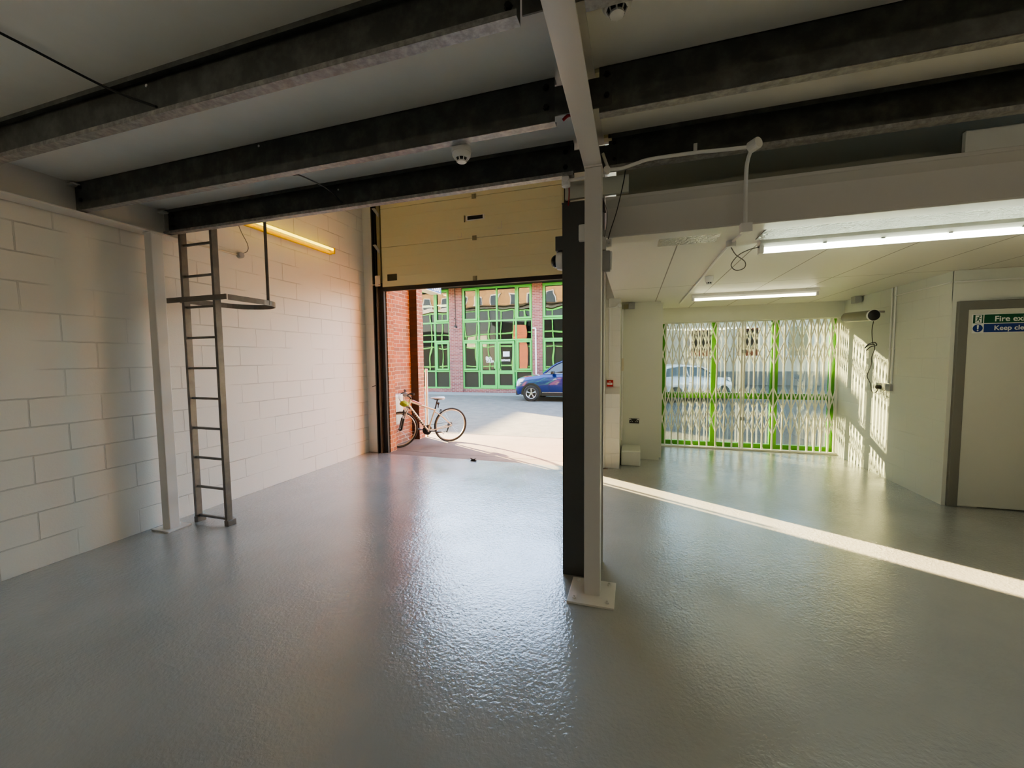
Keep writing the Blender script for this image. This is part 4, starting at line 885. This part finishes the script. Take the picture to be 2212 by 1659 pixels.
# ================================================================== CARS
def loft(bm, secs):
    rings = []
    for s in secs: rings.append([bm.verts.new(p) for p in s])
    n = len(rings[0])
    for A, B_ in zip(rings, rings[1:]):
        for k in range(n - 1): bm.faces.new((A[k], A[k + 1], B_[k + 1], B_[k]))
        bm.faces.new((A[-1], A[0], B_[0], B_[-1]))
    bm.faces.new(rings[0][::-1]); bm.faces.new(rings[-1])
def body_section(x, hw, zb, zt, crown=0.04, tuck=0.05):
    h = zt - zb
    half = [(0.55 * hw, zb), (hw - tuck, zb + 0.02), (hw - 0.015, zb + 0.25 * h), (hw, zb + 0.55 * h), (hw - 0.02, zb + 0.82 * h), (hw - 0.09, zt - 0.012), (hw * 0.55, zt + crown * 0.7), (0, zt + crown)]
    pts = [(x, y, z) for y, z in half] + [(x, -y, z) for y, z in half[:-1][::-1]]
    return pts
def wheel(parent, x, y, r, side, alloy=5):
    w_ = thing('wheel', None, None, (0, 0, 0)); w_.parent = parent; ORIG[w_.name] = Vector((0, 0, 0))
    ax = (0, side, 0); wd = 0.11
    bm = bmesh.new(); lathe(bm, [(r * 0.66, -wd), (r * 0.93, -wd), (r, -wd * 0.7), (r, wd * 0.7), (r * 0.94, wd), (r * 0.67, wd * 1.02), (r * 0.66, wd * 0.6)], (x, y, r), ax, 36, caps=False); obj('tyre', bm, M['tyre'], w_, smooth=True)
    bm = bmesh.new(); lathe(bm, [(0, wd * 0.2), (r * 0.6, wd * 0.2), (r * 0.66, wd * 0.3), (r * 0.66, -wd)], (x, y, r), ax, 36, caps=False); obj('hub_well', bm, M['black_plastic'], w_)
    bm = bmesh.new(); lathe(bm, [(r * 0.61, wd * 0.86), (r * 0.665, wd * 1.0), (r * 0.67, wd * 0.7), (r * 0.61, wd * 0.7)], (x, y, r), ax, 36, caps=False)
    c = Vector((x, y + side * wd * 0.80, r))
    for k in range(alloy):
        a = 2 * PI * k / alloy + PI / 2
        for da in (-0.13, 0.13):
            p1 = c + Vector((math.cos(a), 0, math.sin(a))) * r * 0.14; p2 = c + Vector((math.cos(a + da), 0, math.sin(a + da))) * r * 0.62
            tube(bm, [p1, p2], r * 0.034, 6)
    lathe(bm, [(r * 0.17, wd * 0.6), (r * 0.16, wd * 0.98), (0, wd * 1.0)], (x, y, r), ax, 16)
    obj('rim', bm, M['alloy'], w_, smooth=True)
    return w_
def car(name, label, paint_m, L, H, W, hood, cowl, wind, roof_end, rear, wr, fw, rw, loc, rotz, clad=True, group=None):
    t = thing(name, label, 'car', (0, 0, 0)); hw = W / 2
    zs = 0.24
    st = [(0.0, hw * 0.70, 0.36, 0.62), (0.035, hw * 0.84, 0.27, 0.74), (0.12, hw * 0.93, zs, hood * 0.90), (0.30, hw * 0.975, zs, hood * 0.965), (0.6, hw, zs, hood), (1.0, hw, zs, (hood + cowl) / 2), (cowl * 0 + wind, hw, zs, cowl),
          (wind + 0.8, hw, zs, cowl + 0.02), (L * 0.62, hw, zs, cowl + 0.03), (L - 0.75, hw, zs, cowl + 0.05), (L - 0.25, hw * 0.97, zs, cowl + 0.04), (L - 0.08, hw * 0.93, 0.3, cowl - 0.08), (L, hw * 0.84, 0.40, rear)]
    bm = bmesh.new(); loft(bm, [body_section(*s) for s in st]); obj('body', bm, paint_m, t, smooth=True)
    # greenhouse: dark glass volume, then roof and pillars over it
    def gh(x, zb, zt, hb, ht): return [(x[0], hb, zb), (x[1], ht, zt), (x[1], -ht, zt), (x[0], -hb, zb)]
    cz = cowl + 0.0
    prof = [(wind - 0.02, cz), (wind + 0.38, cz + (H - cz) * 0.62), (wind + 0.72, H - 0.05), (wind + 1.3, H - 0.012), (roof_end - 0.5, H - 0.02), (roof_end, H - 0.10), (L - 0.22, cz + 0.03)]
    bm = bmesh.new(); secs = []
    for x, z in prof:
        f = (z - cz) / (H - cz); f = max(0, min(1, f)); ht = hw - 0.10 - 0.16 * f
        secs.append([(x, hw - 0.09, cz - 0.03), (x, ht, z - 0.015), (x, ht * 0.7, z + 0.01), (x, -ht * 0.7, z + 0.01), (x, -ht, z - 0.015), (x, -(hw - 0.09), cz - 0.03)])
    loft(bm, secs); obj('window_glass', bm, M['car_glass'], t, smooth=True)
    bm = bmesh.new(); secs = []
    for x, z in prof[2:6]:
        f = (z - cz) / (H - cz); ht = hw - 0.10 - 0.16 * f + 0.012
        secs.append([(x, ht + 0.004, z - 0.055), (x, ht - 0.01, z + 0.0), (x, ht * 0.7, z + 0.028), (x, -ht * 0.7, z + 0.028), (x, -ht + 0.01, z), (x, -ht - 0.004, z - 0.055)])
    loft(bm, secs); obj('roof', bm, paint_m, t, smooth=True)
    for sd in (1, -1):
        def hp_(z): return (hw - 0.10 - 0.16 * max(0, min(1, (z - cz) / (H - cz))) + 0.008) * sd
        bm = bmesh.new()
        A = [(x, hp_(z), z) for x, z in prof[:3]]; tube(bm, smooth_path(A, 4), 0.034, 8)
        Bp = [(x, hp_(z), z) for x, z in prof[5:]]; tube(bm, Bp, 0.06, 8)
        xm = (wind + roof_end) / 2 + 0.15; tube(bm, [(xm, hp_(cz), cz), (xm + 0.05, hp_(H - 0.05), H - 0.05)], 0.035, 8)
        obj('pillar', bm, paint_m, t, smooth=True)
        bm = bmesh.new(); tube(bm, [(wind + 0.02, (hw - 0.075) * sd, cz + 0.0), (L * 0.6, (hw - 0.075) * sd, cz + 0.03), (L - 0.5, (hw - 0.075) * sd, cz + 0.05)], 0.010, 6); obj('window_trim', bm, M['chrome'], t)
        for xw in (fw, rw):
            bm = bmesh.new(); ro, ri = wr + 0.095, wr + 0.03
            o_ = arc(xw, wr, ro, PI, 0, 18); i_ = arc(xw, wr, ri, 0, PI, 18); o_ = [(p[0], p[1]) for p in o_]
            pts = [(ro * 0 + o_[0][0], zs - 0.0)] + o_ + [(o_[-1][0], zs)] + [(i_[0][0], zs)] + i_ + [(i_[-1][0], zs)]
            prism(bm, pts, 'y', sd * (hw - 0.07), sd * (hw + 0.012)); obj('wheel_arch', bm, M['black_plastic'] if clad else paint_m, t)
            bm = bmesh.new(); lathe(bm, [(0, 0), (wr + 0.032, 0), (wr + 0.032, 0.004)], (xw, sd * (hw - 0.004), wr), (0, sd, 0), 30); 
            obj('wheel_well', bm, M['black_plastic'], t)
            wheel(t, xw, sd * (hw - 0.065), wr, sd)
        bm = bmesh.new(); box(bm, fw + wr + 0.1, rw - wr - 0.1, sd * (hw - 0.02) - 0.012, sd * (hw - 0.02) + 0.012, zs - 0.03, zs + 0.10); obj('sill', bm, M['black_plastic'] if clad else paint_m, t, bevel=0.01)
        obj('sill_trim', bx(fw + wr + 0.12, rw - wr - 0.12, sd * (hw - 0.005) - 0.006, sd * (hw - 0.005) + 0.006, zs + 0.10, zs + 0.118), M['chrome'], t)
        mr = obj('wing_mirror', bx(wind + 0.30, wind + 0.44, min(sd * (hw - 0.02), sd * (hw + 0.16)), max(sd * (hw - 0.02), sd * (hw + 0.16)), cz + 0.0, cz + 0.12), M['black_plastic'] if clad else paint_m, t, bevel=0.03, seg=3)
        # headlight: wraps round the front corner
        bm = bmesh.new(); pts = []
        for (x, yy, z0, z1) in ((0.07, hw * 0.62, 0.68, 0.75), (0.115, hw * 0.80, 0.68, 0.80), (0.20, hw * 0.93, 0.70, 0.85), (0.36, hw * 0.985, 0.76, 0.88)):
            pts.append([bm.verts.new((x - 0.02, sd * (yy + 0.012), z0)), bm.verts.new((x + 0.005, sd * (yy + 0.006), z1)), bm.verts.new((x + 0.06, sd * (yy - 0.06), z1 - 0.01)), bm.verts.new((x + 0.05, sd * (yy - 0.06), z0 + 0.01))])
        for A_, B_ in zip(pts, pts[1:]):
            for k in range(4): bm.faces.new((A_[k], A_[(k + 1) % 4], B_[(k + 1) % 4], B_[k]))
        bm.faces.new(pts[0]); bm.faces.new(pts[-1]); obj('headlight', bm, M['lamp_lens'], t)
        bm = bmesh.new(); lathe(bm, [(0, 0), (0.05, 0.0), (0.05, 0.02), (0, 0.03)], (0.075, sd * hw * 0.80, 0.36), (-1, sd * 0.6, 0), 14); obj('fog_lamp', bm, M['lamp_lens'], t)
        obj('tail_light', bx(L - 0.10, L - 0.02, min(sd * (hw * .6), sd * (hw * .92)), max(sd * (hw * .6), sd * (hw * .92)), cz - 0.2, cz - 0.02), M['red'], t, bevel=0.01)
        # shut lines
        bm = bmesh.new()
        for xd in (wind + 0.22, wind + 1.30, L - 1.05): tube(bm, [(xd, sd * (hw - 0.012), 0.36), (xd, sd * (hw + 0.001), 0.62), (xd, sd * (hw - 0.02), cz - 0.12)], 0.004, 5)
        obj('shut_line', bm, M['black_plastic'], t)
        obj('door_handle', bx(wind + 1.05, wind + 1.22, sd * (hw - 0.003) - 0.012, sd * (hw - 0.003) + 0.012, cz - 0.20, cz - 0.17), M['chrome'], t, bevel=0.004)
    obj('grille', bx(0.0, 0.06, -hw * 0.5, hw * 0.5, 0.52, 0.70), M['black_plastic'], t, bevel=0.01)
    obj('front_bumper', (lambda b: (box(b, 0.03, 0.16, -hw * 0.86, hw * 0.86, 0.22, 0.42), b)[1])(bmesh.new()), M['black_plastic'] if clad else paint_m, t, bevel=0.03, seg=3)
    obj('number_plate', bx(-0.012, 0.0, -0.26, 0.26, 0.44, 0.55), M['sign_white'], t)
    t.location = loc; t.rotation_euler = (0, 0, rotz)
    return t
car('blue_car', 'shiny dark blue car parked in front of the green office window', M['blue_paint'], 4.35, 1.58, 1.82, 0.95, 1.05, 1.18, 3.9, 0.75, 0.305, 0.70, 3.35, (-4.47, 15.72, 0), 0.0)
car('pale_car', 'pale silver hatchback seen through the left of the grille', M['silver_paint'], 3.3, 1.36, 1.6, 0.86, 0.90, 0.85, 2.95, 0.7, 0.27, 0.56, 2.65, (3.30, 17.6, 0), PI + 0.56, clad=False)

# ================================================================== BICYCLE (u forward, v left, z up; built at origin then placed)
bk = thing('bicycle', 'pale hybrid bicycle with black grips leaning by the brick wing', 'bicycle', (0, 0, 0))
r = 0.34; WB = 1.0
RA, FA = Vector((0, 0, r)), Vector((WB, 0, r)); BB = Vector((0.46, 0, 0.27)); SC = Vector((0.325, 0, 0.66)); HT = Vector((0.80, 0, 0.885)); HB = Vector((0.838, 0, 0.765)); ST = Vector((0.272, 0, 0.86))
def bwheel(name, c):
    w_ = thing(name, None, None, (0, 0, 0)); w_.parent = bk; ORIG[w_.name] = Vector((0, 0, 0))
    bm = bmesh.new(); tube(bm, [(c.x + r * 0.955 * math.cos(a), c.y, c.z + r * 0.955 * math.sin(a)) for a in (2 * PI * k / 48 for k in range(48))], 0.0165, 8, closed=True); obj('tyre', bm, M['tyre'], w_, smooth=True)
    bm = bmesh.new(); tube(bm, [(c.x + r * 0.875 * math.cos(a), c.y, c.z + r * 0.875 * math.sin(a)) for a in (2 * PI * k / 48 for k in range(48))], 0.011, 6, closed=True); obj('rim', bm, M['pale_rim'], w_, smooth=True)
    bm = bmesh.new()
    for k in range(28):
        a = 2 * PI * k / 28; s_ = 0.03 if k % 2 else -0.03; a2 = a + (0.5 if k % 4 < 2 else -0.5)
        tube(bm, [(c.x + 0.02 * math.cos(a2), c.y + s_, c.z + 0.02 * math.sin(a2)), (c.x + r * 0.87 * math.cos(a), c.y, c.z + r * 0.87 * math.sin(a))], 0.0011, 4)
    obj('spokes', bm, M['metal'], w_)
    bm = bmesh.new(); lathe(bm, [(0.008, -0.06), (0.022, -0.034), (0.014, -0.02), (0.014, 0.02), (0.022, 0.034), (0.008, 0.06)], c, (0, 1, 0), 14); obj('hub', bm, M['black_plastic'], w_)
    a = -0.75 if name == 'wheel' and c.x < 0.1 else 0.5
    obj('reflector', (lambda b: (tube(b, [(c.x + (r * 0.66) * math.cos(a - 0.13), c.y + 0.012, c.z + r * 0.66 * math.sin(a - 0.13)), (c.x + (r * 0.66) * math.cos(a + 0.13), c.y + 0.012, c.z + r * 0.66 * math.sin(a + 0.13))], 0.011, 6), b)[1])(bmesh.new()), M['sign_white'], w_)
    return w_
bwheel('wheel', RA); fwheel = bwheel('wheel', FA)
bm = bmesh.new()
tube(bm, [SC, HT - Vector((0.0, 0, 0.03))], 0.016, 12, r2=0.019); tube(bm, [BB, HB + Vector((-0.006, 0, 0.02))], 0.018, 12, r2=0.022); tube(bm, [BB, SC + (SC - BB) * 0.06], 0.016, 12); tube(bm, [HT + Vector((-0.004, 0, 0.012)), HB], 0.022, 12)
for s_ in (-1, 1):
    tube(bm, [BB + Vector((-0.03, s_ * 0.025, 0)), Vector((0.2, s_ * 0.045, 0.30)), RA + Vector((0, s_ * 0.062, 0))], 0.011, 8)
    tube(bm, [SC + Vector((0, s_ * 0.015, -0.03)), Vector((0.16, s_ * 0.045, 0.51)), RA + Vector((0, s_ * 0.062, 0))], 0.0085, 8)
lathe(bm, [(0.024, -0.04), (0.024, 0.04)], BB, (0, 1, 0), 14)
fr = obj('frame', bm, M['bike_frame'], bk, smooth=True)
d_ = (HB - BB)
for k in range(9):
    p = BB + d_ * (0.18 + 0.075 * k); bm = bmesh.new(); q = p + d_.normalized() * 0.022
    tube(bm, [p, q], 0.0232, 12); obj('decal', bm, M['black_plastic'] if k != 4 else M['soffit'], fr)
d_ = HT - SC; bm = bmesh.new(); tube(bm, [SC + d_ * 0.55, SC + d_ * 0.93], 0.0197, 12); obj('decal', bm, M['pink'], fr)
# fork
dh = (HB - HT).normalized(); cr = HB + dh * 0.02
bm = bmesh.new()
for s_ in (-1, 1): tube(bm, [cr + Vector((0.01, s_ * 0.052, -0.0)), FA + Vector((-0.055, s_ * 0.056, 0.19))], 0.0135, 10)
fk = obj('fork', bm, M['chrome'], bk, smooth=True)
bm = bmesh.new(); tube(bm, [cr + Vector((0, -0.065, 0)), cr + Vector((0, 0.065, 0))], 0.02, 10)
for s_ in (-1, 1): tube(bm, [FA + Vector((-0.06, s_ * 0.056, 0.21)), FA + Vector((-0.012, s_ * 0.058, 0.0))], 0.019, 10)
tube(bm, [FA + Vector((-0.062, -0.05, 0.27)), FA + Vector((-0.075, 0.0, 0.36)), FA + Vector((-0.062, 0.05, 0.27))], 0.014, 8)
obj('lower_leg', bm, M['black_plastic'], fk, smooth=True)
# cockpit
stem = HT + Vector((0.07, 0, 0.10))
bm = bmesh.new(); tube(bm, [HT, HT + Vector((-0.012, 0, 0.04)), stem], 0.017, 10); obj('stem', bm, M['black_plastic'], bk, smooth=True)
bm = bmesh.new(); tube(bm, smooth_path([stem + Vector((-0.05, -0.30, 0.045)), stem + Vector((-0.02, -0.17, 0.04)), stem + Vector((0, -0.05, 0)), stem + Vector((0, 0.05, 0)), stem + Vector((-0.02, 0.17, 0.04)), stem + Vector((-0.05, 0.30, 0.045))], 4), 0.0125, 10); hb = obj('handlebar', bm, M['black_plastic'], bk, smooth=True)
for s_ in (-1, 1):
    bm = bmesh.new(); tube(bm, [stem + Vector((-0.03, s_ * 0.19, 0.042)), stem + Vector((-0.05, s_ * 0.31, 0.046))], 0.019, 10); obj('grip', bm, M['tyre'], hb)
    bm = bmesh.new(); tube(bm, smooth_path([stem + Vector((-0.015, s_ * 0.15, 0.04)), stem + Vector((0.04, s_ * 0.17, 0.01)), stem + Vector((0.035, s_ * 0.27, 0.0))], 4), 0.008, 8); obj('brake_lever', bm, M['black_plastic'], hb)
    bm = bmesh.new(); tube(bm, smooth_path([stem + Vector((0.02, s_ * 0.14, 0.04)), stem + Vector((0.13, s_ * 0.08, 0.03)), stem + Vector((0.12, s_ * 0.02, -0.10)), HB + Vector((0.03, 0, 0.0))], 6), 0.0035, 6); obj('brake_cable', bm, M['cable_black'], hb)
bm = bmesh.new(); lathe(bm, [(0, 0), (0.035, 0.0), (0.04, 0.03), (0.03, 0.07), (0, 0.075)], stem + Vector((0.01, 0.06, 0.01)), (1, 0, 0), 14); obj('front_lamp', bm, M['grey_plastic'], hb)
bm = bmesh.new(); bmesh.ops.create_icosphere(bm, subdivisions=3, radius=1.0)
for v in bm.verts:
    n_ = noise.noise(v.co * 2.2) * 0.18; v.co = Vector((v.co.x * 0.075 * (1 + n_), v.co.y * 0.12 * (1 + n_), v.co.z * 0.055 * (1 + n_))) + HB + Vector((0.085, 0.02, 0.06))
obj('bar_bag', bm, M['lime'], bk, smooth=True)
# seat
bm = bmesh.new(); tube(bm, [SC, ST], 0.0135, 10); obj('seat_post', bm, M['black_plastic'], bk)
bm = bmesh.new(); prof = [(-0.13, 0.065, 0.03), (-0.10, 0.078, 0.038), (-0.04, 0.066, 0.03), (0.03, 0.036, 0.022), (0.10, 0.022, 0.018), (0.14, 0.014, 0.012)]; secs = []
for u_, hw_, h_z in prof:
    zt = ST.z + 0.045
    secs.append([(ST.x + u_, hw_, zt - h_z), (ST.x + u_, hw_ * 0.9, zt - 0.004), (ST.x + u_, hw_ * 0.5, zt + 0.006), (ST.x + u_, -hw_ * 0.5, zt + 0.006), (ST.x + u_, -hw_ * 0.9, zt - 0.004), (ST.x + u_, -hw_, zt - h_z)])
loft(bm, secs); sd_ = obj('saddle', bm, M['saddle'], bk, smooth=True)
bm = bmesh.new()
for s_ in (-1, 1): tube(bm, [(ST.x - 0.10, s_ * 0.03, ST.z + 0.02), (ST.x, s_ * 0.022, ST.z + 0.0), (ST.x + 0.12, s_ * 0.012, ST.z + 0.03)], 0.005, 6)
box(bm, ST.x - 0.09, ST.x + 0.06, -0.05, 0.05, ST.z + 0.005, ST.z + 0.022); obj('saddle_rail', bm, M['black_plastic'], sd_)
bm = bmesh.new(); lathe(bm, [(0, 0), (0.022, 0), (0.024, 0.03), (0, 0.032)], (ST.x + 0.0, 0, ST.z - 0.075), (-1, 0, -0.1), 14); tube(bm, [(ST.x - 0.02, 0, ST.z - 0.09), (ST.x - 0.015, 0, ST.z - 0.16)], 0.01, 8); obj('rear_lamp', bm, M['black_plastic'], bk)
# drivetrain
bm = bmesh.new(); lathe(bm, [(0.02, -0.052), (0.088, -0.050), (0.095, -0.046), (0.088, -0.042), (0.02, -0.042)], BB, (0, 1, 0), 30); cs = obj('chainring', bm, M['black_plastic'], bk, smooth=True)
for s_, a in ((1, PI + 0.12), (-1, 0.12)):
    e_ = BB + Vector((math.cos(a) * 0.17, s_ * 0.072, math.sin(a) * 0.17))
    bm = bmesh.new(); tube(bm, [BB + Vector((0, s_ * 0.055, 0)), e_], 0.010, 8); ck = obj('crank_arm', bm, M['black_plastic'], bk)
    obj('pedal', bx(e_.x - 0.045, e_.x + 0.045, min(e_.y, e_.y + s_ * 0.09), max(e_.y, e_.y + s_ * 0.09), e_.z - 0.012, e_.z + 0.012), M['black_plastic'], ck, bevel=0.004)
bm = bmesh.new(); lathe(bm, [(0.012, -0.062), (0.030, -0.058), (0.052, -0.040), (0.012, -0.036)], RA, (0, 1, 0), 22); obj('cassette', bm, M['black_plastic'], bk)
bm = bmesh.new(); tube(bm, [BB + Vector((0, -0.047, 0.093)), RA + Vector((0, -0.047, 0.045)), RA + Vector((0.03, -0.05, -0.1)), RA + Vector((0.07, -0.05, -0.135)), BB + Vector((0, -0.047, -0.093))], 0.0045, 5); obj('chain', bm, M['soffit'], bk)
bm = bmesh.new(); tube(bm, [RA + Vector((0.005, -0.065, -0.02)), RA + Vector((0.035, -0.06, -0.09)), RA + Vector((0.06, -0.055, -0.16))], 0.012, 8); obj('rear_derailleur', bm, M['black_plastic'], bk)
bm = bmesh.new(); tube(bm, [(0.20, -0.05, 0.60), (0.20, -0.035, 0.665), (0.20, 0.035, 0.665), (0.20, 0.05, 0.60)], 0.009, 8); obj('rear_brake', bm, M['black_plastic'], bk)
# place: rear contact (-3.50,7.10), heading towards the wing wall; slight lean towards the wall
hd = math.atan2(-0.72, -0.66)
bk.rotation_euler = (-0.06, 0, hd); bk.location = (-3.47, 7.10, 0.001)

# ================================================================== LIGHT, SKY, CAMERA
sd = bpy.data.lights.new('sun', 'SUN'); sd.energy = 76.0; sd.color = (1.0, 0.75, 0.38); sd.angle = 0.0095
so = bpy.data.objects.new('sun', sd); C.objects.link(so)
el = math.radians(12.8); dirv = Vector((0.8615 * math.cos(el), -0.5078 * math.cos(el), -math.sin(el)))
so.rotation_euler = dirv.to_track_quat('-Z', 'Y').to_euler(); so.location = (-20, 20, 15)
wd = bpy.data.worlds.new('World'); bpy.context.scene.world = wd; wd.use_nodes = True; nt = wd.node_tree
bg = nt.nodes['Background']; sky = nt.nodes.new('ShaderNodeTexSky'); sky.sky_type = 'NISHITA'; sky.sun_disc = False
sky.sun_elevation = math.radians(22); sky.sun_rotation = math.radians(-60); sky.air_density = 1.2; sky.dust_density = 0.6; sky.ozone_density = 2.0
hs = nt.nodes.new('ShaderNodeHueSaturation'); hs.inputs['Saturation'].default_value = 0.82
nt.links.new(sky.outputs[0], hs.inputs['Color']); nt.links.new(hs.outputs[0], bg.inputs['Color']); bg.inputs['Strength'].default_value = 1.65

cam = bpy.data.cameras.new('camera'); co = bpy.data.objects.new('camera', cam); C.objects.link(co); bpy.context.scene.camera = co
cam.sensor_fit = 'HORIZONTAL'; cam.sensor_width = 36.0; cam.lens = 856.46 / 2212 * 36.0; cam.clip_start = 0.02; cam.clip_end = 300
yaw, pitch, roll = 0.29788, 0.061959, -0.0096576
f = Vector((-math.sin(yaw) * math.cos(pitch), math.cos(yaw) * math.cos(pitch), -math.sin(pitch)))
rr = Vector((math.cos(yaw), math.sin(yaw), 0)); uu = rr.cross(f)
r2 = rr * math.cos(roll) + uu * math.sin(roll); u2 = -rr * math.sin(roll) + uu * math.cos(roll)
mw = Matrix(((r2.x, u2.x, -f.x, 0), (r2.y, u2.y, -f.y, 0), (r2.z, u2.z, -f.z, 1.62), (0, 0, 0, 1)))
co.matrix_world = mw
sc = bpy.context.scene
sc.view_settings.view_transform = 'AgX'; sc.view_settings.look = 'AgX - Medium High Contrast'; sc.view_settings.exposure = 0.46; sc.view_settings.gamma = 1.16
sc.cycles.max_bounces = 8; sc.cycles.diffuse_bounces = 5; sc.cycles.glossy_bounces = 3; sc.cycles.transparent_max_bounces = 12
sc.cycles.sample_clamp_indirect = 8.0; sc.cycles.use_denoising = True; sc.cycles.use_light_tree = False; sc.cycles.use_adaptive_sampling = True; sc.cycles.adaptive_threshold = 0.03; sc.cycles.caustics_reflective = False
